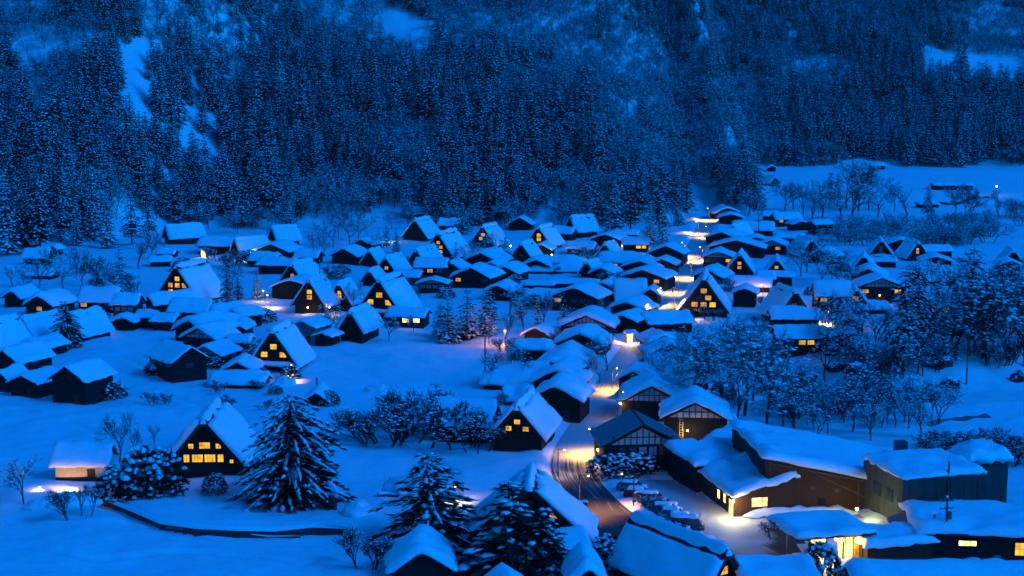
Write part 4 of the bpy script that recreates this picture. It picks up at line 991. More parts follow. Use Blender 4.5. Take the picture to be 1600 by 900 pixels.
def lit_porch(px, py, label, col, power):
    p = at(px, py); t = thing('porch', label, 'porch', p, R(10))
    for x in (-.9, .9): MB().box(x - .07, x + .07, -1.2, -1.06, -.3, 2.3).build('post', 'wood2', t)
    MB().box(-1.3, 1.3, -1.5, .4, 2.3, 2.45).build('roof', 'tile', t)
    snow_sheet(-1.3, 1.3, -1.5, .4, lambda x, y: 2.45, .5, px * .1, 8, 8).build('roof_snow', 'roofsnow', t, True)
    MB().box(-1.0, 1.0, .2, .3, -.3, 2.3).build('wall', 'wood2', t); window(t, 0, .19, .1, 1.4, 1.9, 0, 'B', 2, 3)
    light(t, (0, -.4, 2.0), col, power)
for a in [
    (1109, 345, 'highest street lamp at the far end of the village street', WARM, 900, 5),
    (1091, 366, 'street lamp second from the far end of the street', WARM, 650, 4.6),
    (1107, 372, 'street lamp among pedestrian snow banks right of the upper street', WARM, 500, 4.2),
    (1070, 402, 'street lamp over the brightest orange stretch of the upper street', WARM, 1000, 4.8),
    (1098, 408, 'street lamp opposite the brightest orange stretch', WARM, 700, 4.4),
    (1080, 436, 'street lamp beside the shop with the yellow sign', WARM, 800, 4.6),
    (1030, 447, 'street lamp at the shop corner', WARM, 450, 4.2),
    (1060, 459, 'street lamp near the two walkers', WARM, 500, 4.6),
    (1026, 478, 'street lamp left of the six-windowed street farmhouse', WARM, 650, 4.6),
    (1053, 494, 'tall lamp post in front of the six-windowed street farmhouse', WARM, 700, 5.2),
    (1006, 504, 'street lamp above the glowing doorway', WARM, 500, 4.4),
    (956, 612, 'street lamp by the round-roofed house at the bend', WARM, 550, 4.4),
    (965, 652, 'street lamp lighting the orange snow beside the half-timbered gable', WARM, 1000, 4.4),
    (872, 744, 'lamp post with a snow cap where the street bends', WARM, 60, 4.0),
]: street_lamp(*a[:3], col=a[3], power=a[4], h=a[5], arm=((.9, 0) if a[0] < 1060 else (-.9, 0)))
street_lamp(931, 712, 'lamp at the corner of the panelled-roof house', WARM, 600, 4.2, arm=(-1.0, 0))
street_lamp(905, 800, 'lamp on the dark roadside sign post below the bend', (1, .42, .18), 500, 5.0, arm=(1.2, 0), spot=120)
street_lamp(990, 790, 'lamp casting a pink streak on the snow bank beside the parked cars', (1, .5, .25), 170, 4.4, arm=(-1.6, 0), spot=90)
street_lamp(717, 783, 'squat yellow lamp post among the snow mounds between the dark conifers', YEL, 110, 2.2, (-.45, 0), None, 'lampw', 170, .2)
street_lamp(789, 537, 'orange lamp under the bare tree beside the wooden stairs', ORNG, 1300, 3.0, (0, -.3), None, 'lampo', None, .24)
street_lamp(335, 395, 'greenish white floodlight at the upper left wood edge', COOL, 900, 4.5, (0, -.6), None, 'lampg', None, .3)
street_lamp(391, 408, 'small greenish lamp beside the sideways farmhouse', COOL, 350, 2.8, (0, -.4), None, 'lampg', None, .2)
street_lamp(603, 378, 'cold white lamp lighting a snowy pine from below', COOL, 300, 1.6, (0, -.3), None, 'lampg', None, .2)
street_lamp(422, 482, 'lamp post by the lit snow left of the porch light', WARM, 300, 3.4, (-.6, 0), None, 'lampw', 130, .14)
street_lamp(414, 472, 'yellow lamp hidden behind shrubs left of the porch light', YEL, 150, 3.0, (-.4, 0), None, 'lampw', None, .14)
street_lamp(460, 596, 'lamp post in front of the lit snow-filled shed', WARM, 130, 3.2, (-.5, 0), None, 'lampw', 110, .12)
street_lamp(1556, 312, 'single pale green lamp on the far upper field', COOL, 60, 4.0, (0, -.3), None, 'lampg', None, .3)
street_lamp(1272, 484, 'orange street lamp at the lane beside the hipped house', (1, .3, .03), 700, 3.6, (.3, -.3), None, 'lampo', None, .26)
street_lamp(1290, 507, 'lamp lighting the pinkish snow lane right of the dark farmhouse', WARM, 500, 3.0, (.6, 0), None, 'lampw', 160, .14)
street_lamp(1192, 460, 'lamp behind the small windowless hut', WARM, 260, 2.6, (-.4, 0), None, 'lampw', None, .14)
street_lamp(20, 478, 'lamp glow at the far left edge', WARM, 120, 3.0, (-.5, 0), None, 'lampw', None, .14)
wall_lamp(481, 491, 1.6, 'bright porch light under the two stacked windows', YEL, 60, r=.2)
wall_lamp(515, 491, 1.6, 'yellow lantern on the right eave of the porch-lit farmhouse', YEL, 80, r=.18)
wall_lamp(650, 511, 1.8, 'white lantern at the corner of the lit annex', COOL, 80, 'lampg')
wall_lamp(168, 514, 1.6, 'warm doorway lantern of the hipped house at the left', WARM, 140, r=.2)
wall_lamp(155, 508, 3.4, 'small lantern above the doorway of the hipped house', WARM, 40, r=.14)
lit_porch(984, 536, 'small porch glowing white beside the middle of the street', (1, .75, .4), 420)
lit_porch(318, 402, 'glowing white doorway porch below the greenish floodlight', (1, .8, .5), 90)
wall_lamp(977, 538, 2.4, 'red lantern beside the glowing street doorway', (1, .03, .02), 90, 'red', r=.2)
wall_lamp(969, 655, 2.6, 'golden lantern cluster on the half-timbered gable wall', WARM, 120, r=.22)
wall_lamp(934, 726, 2.2, 'lantern among frosty twigs at the panelled-roof house corner', WARM, 120, r=.2)
wall_lamp(1074, 699, 2.6, 'small yellow lantern right of the golden ladder', YEL, 150, r=.18)
wall_lamp(1374, 474, 2.0, 'orange lantern on the large dark house with the plaster gable', (1, .35, .04), 40, 'lampo', r=.2)
wall_lamp(1345, 470, 3.6, 'small lantern under the eave of the plaster gable house', WARM, 40, r=.18)
wall_lamp(1145, 812, 2.4, 'white light over the glowing yellow doorway of the brown wing', (1, .88, .4), 420, r=.22)
wall_lamp(1338, 822, 2.2, 'lamp at the foot of the concrete block', (.95, 1, .4), 330, r=.22)
wall_lamp(1305, 884, 3.2, 'ceiling lamp of the glass porch', (1, .8, .25), 500, r=.22)
wall_lamp(1405, 850, 1.8, 'yellow lamp between the entrance building and the long hall', YEL, 220, r=.18)
wall_lamp(62, 766, .35, 'hidden yellow lamp on the snow left of the storehouse', YEL, 120, r=.08)
wall_lamp(112, 766, .6, 'hidden yellow lamp in front of the storehouse', (1, .52, .1), 260, r=.08)
wall_lamp(1290, 880, 2.6, 'pinkish lamp by the snow-laden bush at the bottom', (1, .5, .4), 60, r=.12)
wall_lamp(1000, 388, 1.8, 'yellow lantern on the house near the upper street', YEL, 140, r=.16)
wall_lamp(862, 404, 1.2, 'white lamp glinting on the snow below the stacked windows', (.8, 1, .6), 200, 'lampg', r=.2)
wall_lamp(898, 407, 1.2, 'white lamp among bushes in the centre', (.9, 1, .6), 160, 'lampg', r=.2)
wall_lamp(972, 392, 1.6, 'white lamp beside the flat snowy roof', (.9, .9, .6), 140, 'lampw', r=.18)
wall_lamp(798, 391, 1.4, 'greenish lamp beyond the bare trees', COOL, 200, 'lampg', r=.25)

# ------------------------------------------------------------------ trees in and around the village
CED = [conifer_mesh(s, h=20, rad=3.6, layers=14, nb=8, tufts=4, size=1.15, snow=.6, nt=6, base=.2, pw=.4) for s in (15, 16)] + [conifer_mesh(s, h=20, rad=3.1 + .3 * (s % 3), layers=16, nb=9, tufts=4, size=1.08, snow=.75, nt=6, base=.14, pw=(.75, .5, .6, .42)[s - 11]) for s in (11, 12, 13, 14)]
SNOWY = [conifer_mesh(s, h=20, rad=3.6, layers=15, nb=8, tufts=3, size=1.4, snow=1.05, base=.1, nt=6, pw=.75) for s in (21, 22)]
NEAR = [conifer_mesh(31, h=15, rad=7.0, layers=22, nb=13, tufts=8, size=1.15, droop=.42, base=.03, dome=True, sl=1.0, sw=.65, strip=.3, snow=.45, rise=.2, nt=9),
        conifer_mesh(32, h=12, rad=5.0, layers=18, nb=11, tufts=6, size=1.0, droop=.35, base=.06, pw=.6, strip=.2, snow=.32, rise=.2, nt=7),
        conifer_mesh(33, h=11, rad=3.4, layers=16, nb=10, tufts=5, size=.95, droop=.35, base=.05, pw=.7, snow=.45, rise=.2, nt=6)]
PINE = [conifer_mesh(41, h=8, rad=2.4, layers=6, nb=6, tufts=3, size=1.0, droop=.15, base=.3, pw=.5, snow=.35, rise=.15, nt=7)]
TALL = [conifer_mesh(51, h=24, rad=3.4, layers=17, nb=8, tufts=4, size=1.25, base=.3, pw=.5, snow=.8), conifer_mesh(52, h=20, rad=4.4, layers=13, nb=9, tufts=4, size=1.35, base=.3, pw=.35, snow=.75)]
BARE = [bare_mesh(s, h=10, depth=5, blob=.15) for s in (61, 62, 63)]
FROST = [bare_mesh(s, h=10, depth=5, blob=.14, m='frost', up=.1, spread=.85) for s in (71, 72, 73)]
BUSH = [bare_mesh(s, h=4, depth=4, blob=.12, trunks=5, up=.25, spread=.6, nbr=(3, 4), first=.26) for s in (81, 82)]
FBUSH = [bare_mesh(s, h=5, depth=4, blob=.25, trunks=4, m='frost', up=.12, spread=.85, nbr=(3, 4)) for s in (91, 92)]
SHRUB = [shrub_mesh(s, 3.4, 2.6, 190, .46) for s in (101, 102)]
trnd = random.Random(77)
def tree(proto, px, py, hpx, name, label, cat='tree', group=None, wide=1.0):
    p = at(px, py); sc = hpx / ppm(p) / proto['h']
    return plant(proto, name, label, cat, p, sc, trnd.uniform(0, 6.28), group, sc * wide)
# conifers
tree(NEAR[0], 455, 782, 172, 'conifer', 'big spreading conifer loaded with snow beside the large lit farmhouse', wide=1.0)
tree(NEAR[1], 668, 850, 150, 'conifer', 'dark broad conifer at the bottom left of the squat yellow lamp post', wide=1.4)
tree(NEAR[2], 795, 893, 150, 'conifer', 'dark bushy conifer right of the squat yellow lamp in front of the huge farmhouse', wide=1.9)
tree(NEAR[2], 852, 897, 112, 'conifer', 'frosted dark conifer covering the gable of the huge farmhouse', wide=1.5)
tree(NEAR[1], 103, 543, 76, 'conifer', 'lone dark conifer standing on the left snow field edge', wide=.95)
tree(PINE[0], 682, 638, 44, 'pine_tree', 'small wind-shaped pine on the open field above the bare thicket')
tree(PINE[0], 783, 634, 32, 'pine_tree', 'small pine before the oval snow cushion')
for i, (x, y, h, lab) in enumerate([
    (188, 460, 82, 'snow-plastered conifer left of the six-windowed farmhouse'), (120, 384, 76, 'bright snow-laden conifer at the left wood edge'),
    (168, 388, 92, 'conifer with heavy snow tufts right of the bright snow-laden one'), (355, 474, 74, 'dark conifer right of the six-windowed farmhouse'), (372, 478, 60, 'shorter conifer beside the dark one right of the six-windowed farmhouse'),
    (402, 468, 52, 'small conifer left of the porch-lit farmhouse'), (604, 386, 42, 'small pine lit by a cold white lamp'), (619, 396, 42, 'slim snowy conifer beside the lamp-lit pine'),
    (712, 425, 50, 'slim conifer right of the broad smooth snow roof'), (880, 525, 66, 'dark conifer in front of the dim-windowed broad gable'), (840, 520, 58, 'conifer with drooping snowy branches left of the dark one'),
    (940, 512, 50, 'conifer beside the half-timbered street gable'), (790, 400, 40, 'conifer beyond the bare trees by the greenish lamp'), (1015, 385, 74, 'snowy cedar left of the upper street'), (1035, 395, 80, 'frosted cedar standing at the left side of the upper street')]):
    tree(SNOWY[i % 2] if i not in (3, 4, 9) else CED[i % 4], x, y, h, 'conifer', lab)
for i, (x, y, h, lab) in enumerate([(12, 398, 120, 'big cedar at the left edge beside the narrow white-roofed hut'), (62, 372, 105, 'cedar behind the small hut at the far left'), (95, 380, 84, 'cedar left of the bright snow-laden conifer'), (146, 372, 110, 'cedar between the two snow-heavy conifers at the left'), (205, 352, 90, 'cedar at the top of the pale slope on the left'), (232, 356, 74, 'cedar just left of the sideways farmhouse with one yellow window'),
    (745, 352, 90, 'dark cedar at the wood edge behind the two small yellow windows'), (775, 350, 96, 'tall cedar at the wood edge right of the two small yellow windows'), (930, 366, 96, 'dark cedar right of the tall sideways farmhouse'), (960, 368, 90, 'cedar at the wood edge above the long low gable'), (985, 364, 96, 'cedar at the wood edge above the flat snowy roof'), (1030, 362, 86, 'cedar nearest the upper street on its left'), (1060, 352, 60, 'small cedar at the top left of the street')]):
    tree((SNOWY if i % 3 == 0 else CED)[i % 2], x, y, h, 'cedar_tree', lab, 'cedar')
for i, (x, y, h, lab, w) in enumerate([(700, 352, 60, 'snow-smothered pine behind the tall reddish-windowed farmhouse', 1.6), (722, 366, 52, 'rounded snowy pine right of the tall reddish-windowed farmhouse', 1.6),
    (700, 536, 78, 'dark snowy pine above the wooden stairs, left one', 1.5), (730, 530, 84, 'dark snowy pine above the middle of the wooden stairs', 1.5), (758, 524, 74, 'snowy pine just left of the orange-lit bare tree', 1.4), (688, 526, 60, 'low dark pine at the left end of the stairs', 1.5),
    (650, 480, 40, 'small snowy pine right of the big yellow-windowed farmhouse', 1.4), (765, 505, 62, 'snowy pine behind the stairs', 1.4)]):
    tree(SNOWY[i % 2], x, y, h, 'pine_tree', lab, 'pine', wide=w)
for i, (x, y, h, lab, pr) in enumerate([(1410, 585, 176, 'tallest cedar on the right, snow-flecked down to the ravine', 0), (1432, 560, 150, 'second tall cedar right behind the tallest one', 0), (1517, 512, 132, 'broad dark cedar near the right edge', 1), (1535, 560, 120, 'dark cedar with a drooping right flank at the right edge', 0),
    (1449, 348, 62, 'lone cedar on the snowy slope of the upper field', 0), (1296, 325, 60, 'dark cedar pair on the upper right, left one', 0), (1308, 325, 56, 'dark cedar pair on the upper right, right one', 0)]):
    tree(TALL[pr], x, y, h, 'cedar_tree', lab, 'cedar', 'free-standing cedars on the right')
# bare and frosted trees
for i, (x, y, h, lab, w) in enumerate([
    (187, 722, 84, 'bare gnarled tree behind the storehouse', .85), (208, 716, 56, 'smaller bare tree beside the gnarled one', .8), (240, 702, 42, 'slim bare tree with a broom-like head left of the large lit farmhouse', .7),
    (108, 720, 34, 'leafless sapling sticking out of the snow behind the storehouse', .8), (38, 788, 72, 'wide bare fruit tree at the left edge near the hidden yellow lamp', 1.3),
    (600, 692, 60, 'bare bushy tree at the left end of the field thicket', 1.2), (640, 696, 82, 'tallest bare tree of the field thicket', 1.2), (668, 692, 72, 'bare tree at the right end of the field thicket', 1.1), (620, 694, 60, 'low bare tree inside the field thicket', 1.3),
    (715, 700, 66, 'snow-tufted bare tree in front of the tilted roof', 1.1), (745, 704, 52, 'small bare tree next to the lower farmhouse', 1.1),
    (770, 602, 64, 'snowy bare tree below the orange lamp, left one', 1.1), (798, 598, 70, 'snowy bare tree below the orange lamp, right one', 1.0),
    (789, 540, 58, 'bare tree lit orange from below beside the wooden stairs', .8), (765, 538, 44, 'thin bare tree before the wooden stairs', .8),
    (520, 530, 60, 'bare tree left of the dark unlit farmhouse', .9), (607, 534, 46, 'frosted bare tree in front of the lit annex', 1.1), (645, 520, 30, 'frosted bush at the corner of the lit annex', 1.3), (553, 486, 44, 'bare tree between the two yellow-windowed farmhouses', .9),
    (950, 580, 60, 'bare bush tree leaning over the left side of the street', 1.2), (935, 600, 48, 'lower bare tree at the street bend', 1.2), (365, 452, 46, 'pale bare tree behind the dark conifer', .9),
    (850, 512, 60, 'frosted tree in the dark gap left of the broad gable', 1.0), (800, 500, 60, 'frosted bare tree right of the snowy pines', 1.2), (818, 520, 52, 'bare tree with thin trunks by the pines', .9)]):
    tree(BUSH[i % 2] if 'thicket' in lab or y > 698 and x > 700 else BARE[i % 3], x, y, h, 'bare_tree', lab, 'tree', None, w * (1.35 if 'thicket' in lab else 1))
for i, (x, y, h) in enumerate([(1085, 640, 128), (1120, 655, 165), (1160, 650, 150), (1195, 668, 150), (1222, 672, 118), (1140, 600, 110), (1185, 598, 100), (1050, 622, 100)]):
    tree(FROST[i % 3], x, y, h, 'frosted_tree', ['leafless frosted tree at the left edge of the grove right of the street', 'tallest frosted tree in the middle of the grove right of the street', 'broad frosted tree next to the tallest one in the grove right of the street', 'frosted tree of the grove just above the rear roof of the brown hall', 'frosted tree at the right end of the grove above the brown hall', 'smaller frosted tree at the top of the grove below the street farmhouse', 'frosted tree at the top right of the grove below the ravine-edge house', 'low frosted tree leaning over the right row of street houses'][i], 'tree', 'frosted trees in the grove right of the street', 1.05)
for i, (x, y, h) in enumerate([(1460, 520, 90), (1490, 560, 120), (1545, 570, 130), (1575, 560, 110), (1600, 570, 120), (1560, 520, 80), (1470, 590, 90), (1365, 560, 80), (1390, 600, 80), (1340, 600, 70), (1455, 470, 60), (1585, 500, 70)]):
    tree(BARE[i % 3], x, y, h * 1.2, 'bare_tree', ['leafless tree right behind the tall cedars by the white-lit house', 'big leafless tree between the cedars and the thin ravine pole', 'tallest leafless tree of the ravine wood near the right edge', 'leafless tree behind the tallest one near the right edge', 'leafless tree cut by the right edge of the picture', 'slender leafless tree upslope of the ravine wood', 'leafless tree leaning over the black ravine rocks', 'leafless tree below the long low snow roof on the ravine edge', 'leafless tree at the foot of the tallest cedar', 'leafless tree beside the big black rock face', 'small leafless tree beside the white-lit windows', 'small leafless tree below the grey hut at the right edge'][i], 'tree', 'leafless trees around the ravine', 1.0)
for i, (x, y, h) in enumerate([(1262, 425, 62), (1250, 432, 52), (1300, 440, 56), (1315, 430, 44), (1285, 446, 50), (1330, 452, 40), (1278, 392, 40), (1296, 398, 34)]):
    tree(FROST[i % 3], x, y, h, 'frosted_tree', ['tallest round frosted tree left of the hipped house', 'round frosted tree next to the peach-windowed farmhouse', 'round frosted tree directly above the hipped house', 'frosted tree behind the peach gable near the plaster-gabled house', 'frosted tree between the hipped house and the dark farmhouse', 'low frosted tree left of the plaster gable', 'small frosted tree in front of the buried farmhouse', 'smallest frosted tree right of the buried farmhouse'][i], 'tree', 'frosted trees among the right-hand farmhouses', 1.15)
for i, (x, y, h) in enumerate([(60, 450, 52), (100, 452, 56), (130, 448, 60), (150, 456, 56), (215, 420, 50), (230, 390, 40), (238, 405, 44), (165, 440, 40), (40, 462, 44), (20, 450, 40), (200, 470, 30), (120, 430, 50), (80, 430, 46)]):
    tree(FROST[i % 3] if i % 2 else BARE[i % 3], x, y, h, 'bare_tree', ['leafless tree behind the round-roofed house at the left', 'leafless tree in the middle of the left grove', 'tallest leafless tree of the left grove', 'leafless tree left of the snow-plastered conifer', 'leafless tree above the snow-plastered conifer, right side', 'small leafless tree near the flat-roofed shed by the wood', 'small leafless tree left of the sideways farmhouse', 'leafless tree behind the middle of the left grove', 'leafless tree above the round-roofed house at the far left', 'leafless tree by the far-left lamp glow', 'low leafless tree in front of the left wood-edge slope', 'leafless tree at the back of the left grove', 'leafless tree beside the flat-roofed buried hut'][i], 'tree', 'leafless trees of the left grove', 1.0)
for i, (x, y, h) in enumerate([(500, 384, 44), (520, 388, 50), (545, 384, 48), (490, 396, 40), (560, 378, 44), (505, 402, 36), (575, 372, 40), (590, 392, 34), (530, 372, 50)]):
    tree(FROST[i % 3], x, y, h, 'bare_tree', ['misty leafless tree left of the dark barn at the wood edge', 'tallest misty leafless tree above the dark barn', 'misty leafless tree straight above the dark barn', 'small misty tree right of the bulging snow roof', 'misty leafless tree above the snowy shed roof', 'low misty tree left of the dark barn', 'misty leafless tree right of the dark barn towards the snowy pine', 'low misty tree beside the snowy shed roof', 'farthest misty tree above the dark barn'][i], 'tree', 'leafless trees above the dark barn', 1.0)
for i, (x, y, h) in enumerate([(765, 402, 40), (785, 408, 36), (740, 408, 34), (725, 412, 30), (905, 412, 30), (920, 416, 26), (775, 392, 30), (888, 420, 24)]):
    tree(FROST[i % 3], x, y, h, 'bare_tree', ['leafless tree in front of the farmhouse with two small yellow windows', 'leafless tree right of the two small yellow windows', 'leafless tree left below the two small yellow windows', 'small leafless tree beside the heavy snow roll roof', 'small leafless tree in the garden of the centre', 'tiny leafless tree beside the white lamp of the centre', 'leafless tree behind the greenish lamp in the centre', 'tiny leafless tree before the broad snow mound roof'][i], 'tree', 'small leafless trees of the upper middle', 1.2)
for i, (x, y, h) in enumerate([(1322, 326, 56), (1340, 330, 62), (1356, 328, 56), (1330, 345, 50), (1310, 345, 46), (1285, 340, 46), (1270, 345, 40), (1255, 335, 34), (1240, 328, 34), (1225, 330, 36), (1370, 340, 40)]):
    tree((BARE if i % 2 else FROST)[i % 3], x, y, h * 1.4, 'frosted_tree', ['frosted tree in the middle of the copse below the upper field', 'tallest frosted tree of the copse below the upper field', 'frosted tree at the right of the copse below the upper field', 'frosted tree low in the copse, centre', 'frosted tree low in the copse under the cedar pair', 'frosted tree left of the cedar pair', 'frosted tree left below the cedar pair', 'frosted tree at the left of the copse', 'small frosted tree at the far left of the copse', 'small frosted tree above the clean-roofed house', 'frosted tree at the right foot of the copse'][i], 'tree', 'frosted copse below the upper field', 1.2)
for i, (x, y, h) in enumerate([(1398, 330, 42), (1418, 346, 54), (1490, 345, 60), (1505, 348, 64), (1515, 348, 60), (1392, 322, 34), (1556, 325, 30)]):
    tree(BARE[i % 3], x, y, h, 'bare_tree', ['dark leafless tree left of the lone cedar, upper one', 'dark leafless tree left of the lone cedar, lower one', 'first of three dark leafless trees before the long shed', 'middle one of three dark leafless trees before the long shed', 'right one of three dark leafless trees before the long shed', 'small dark leafless tree farthest left on the upper field slope', 'small leafless tree beside the pale green lamp'][i], 'tree', 'dark leafless trees on the upper field slope', .9)
for i in range(46):
    x = trnd.uniform(1310, 1600); y = trnd.uniform(352, 386) if x < 1550 else trnd.uniform(330, 356)
    tree(FBUSH[i % 2], x, y, trnd.uniform(22, 34), 'frosted_bush', 'grey frosted bush in the scrub strip above the right-hand farmhouses', 'bush', 'scrub strip above the right-hand farmhouses', 1.3)
for i in range(46):
    x = trnd.uniform(1230, 1600)
    y = trnd.uniform(628, 650) if x < 1330 else trnd.uniform(570, 640) if x < 1440 else trnd.uniform(500, 575)
    if x > 1500 and y > 540 and i % 3: y -= 40
    tree(FBUSH[i % 2] if i % 3 else BUSH[i % 2], x, y, trnd.uniform(22, 44), 'frosted_bush', 'twiggy snow-dusted bush on the slopes of the ravine', 'bush', 'bushes on the ravine slopes', 1.2)
for i in range(30):
    x = trnd.uniform(1235, 1480); y = trnd.uniform(650, 690)
    tree((BARE if i % 3 else FROST)[i % 3], x, y, trnd.uniform(46, 88), 'bare_tree', 'slender leafless tree in the thin wood behind the brown hall', 'tree', 'thin wood behind the brown hall', 1.1)
for i in range(26):
    x = trnd.uniform(1460, 1620); y = trnd.uniform(700, 735)
    tree(BUSH[i % 2], x, y, trnd.uniform(26, 44), 'frosted_bush', 'low twiggy bush in the scrub behind the grey tower block', 'bush', 'scrub behind the grey tower block', 1.5)
for x, y, h, lab in [(122, 812, 56, 'upright vase-shaped bare shrub beside the foreground path'), (576, 884, 66, 'bare twiggy shrub left of the bottom rustic hut'), (815, 310 + 290, 26, 'frosted shrub near the square snow block'), (1215, 845, 34, 'thin leafless shrub on the car park edge'), (1200, 835, 24, 'low leafless shrub catching white light at the car park'), (1020, 800, 30, 'small leafless bush in front of the parked cars')]:
    tree(BUSH[0], x, y, h, 'bare_shrub', lab, 'shrub', None, .95)
for i, (x, y, h, lab, w) in enumerate([(186, 778, 56, 'round evergreen shrub smothered in snow right of the storehouse', .95), (224, 774, 80, 'tallest evergreen shrub smothered in snow left of the large lit farmhouse', .85), (250, 772, 74, 'evergreen shrub smothered in snow nearest the large lit farmhouse', .85), (335, 770, 34, 'small round snow-capped shrub in front of the large lit farmhouse', .9),
    (178, 622, 28, 'dark snowy shrub beside the big plank hut', 1.2), (945, 742, 34, 'snow-tufted shrub at the left end below the panelled-roof house', 1.3), (972, 742, 34, 'snow-tufted shrub in the middle below the panelled-roof house', 1.3), (1000, 738, 34, 'snow-tufted shrub at the right end below the panelled-roof house', 1.3),
    (950, 885, 52, 'dark snow-dabbed shrub right of the snow-capped hut', 1.0), (1282, 905, 64, 'snow-laden shrub tinged pink near the glass porch', .8), (455, 592, 24, 'dark shrub at the corner of the three-windowed field farmhouse', 1.0), (1060, 842, 26, 'shrub poking from the snow below the long dark ridge', 1.5), (515, 632, 24, 'dark shrub beside the buried hut', 1.0)]):
    tree(SHRUB[i % 2], x, y, h, 'snowy_shrub', lab, 'shrub', None, w)

VN = random.Random(9)
for i in range(44):
    x = VN.uniform(225, 1060); y = VN.uniform(334, 352) + (14 if x < 420 else 0)
    tree((FROST, BARE)[i % 2][i % 3], x, y, VN.uniform(26, 46), 'bare_tree', 'thin leafless tree fringing the foot of the wood behind the village', 'tree', 'leafless fringe at the foot of the wood', 1.1)
for i in range(30):
    x = VN.uniform(1285, 1610); y = VN.uniform(525, 600) if x < 1480 else VN.uniform(490, 575)
    tree((BARE, FROST, BARE)[i % 3][i % 3], x, y, VN.uniform(60, 112), 'bare_tree', 'dark leafless tree crowding the ravine slope at the right', 'tree', 'dense leafless wood of the ravine slope', 1.0)
for x, y, h, lab in [(1070, 600, 100, 'frosted tree behind the right row of street houses'), (1105, 612, 120, 'frosted tree between the right row and the ravine-edge house'), (1172, 632, 130, 'frosted tree in the heart of the grove right of the street'), (1205, 640, 118, 'frosted tree on the ravine side of the grove'), (1148, 668, 120, 'frosted tree rising from behind the rear dark wing')]:
    tree(FROST[x % 3], x, y, h, 'frosted_tree', lab, 'tree', 'frosted trees in the grove right of the street', 1.05)
for i in range(130):
    for _ in range(40):
        x, y = VN.uniform(130, 1560), VN.uniform(395, 640)
        if y > 505 and (x < 240 or 480 < x < 780): continue
        if y > 470 and x > 1240: continue
        p = flat(x, y)
        if dist_poly(np.array([p.x]), np.array([p.y]), STREET)[0] < 5: continue
        break
    tree((SHRUB, BUSH, BUSH)[i % 3][i % 2], x, y, VN.uniform(11, 24), 'garden_shrub', 'small dark shrub poking out of the snow between the houses', 'shrub', 'small shrubs between the houses', 1.3)
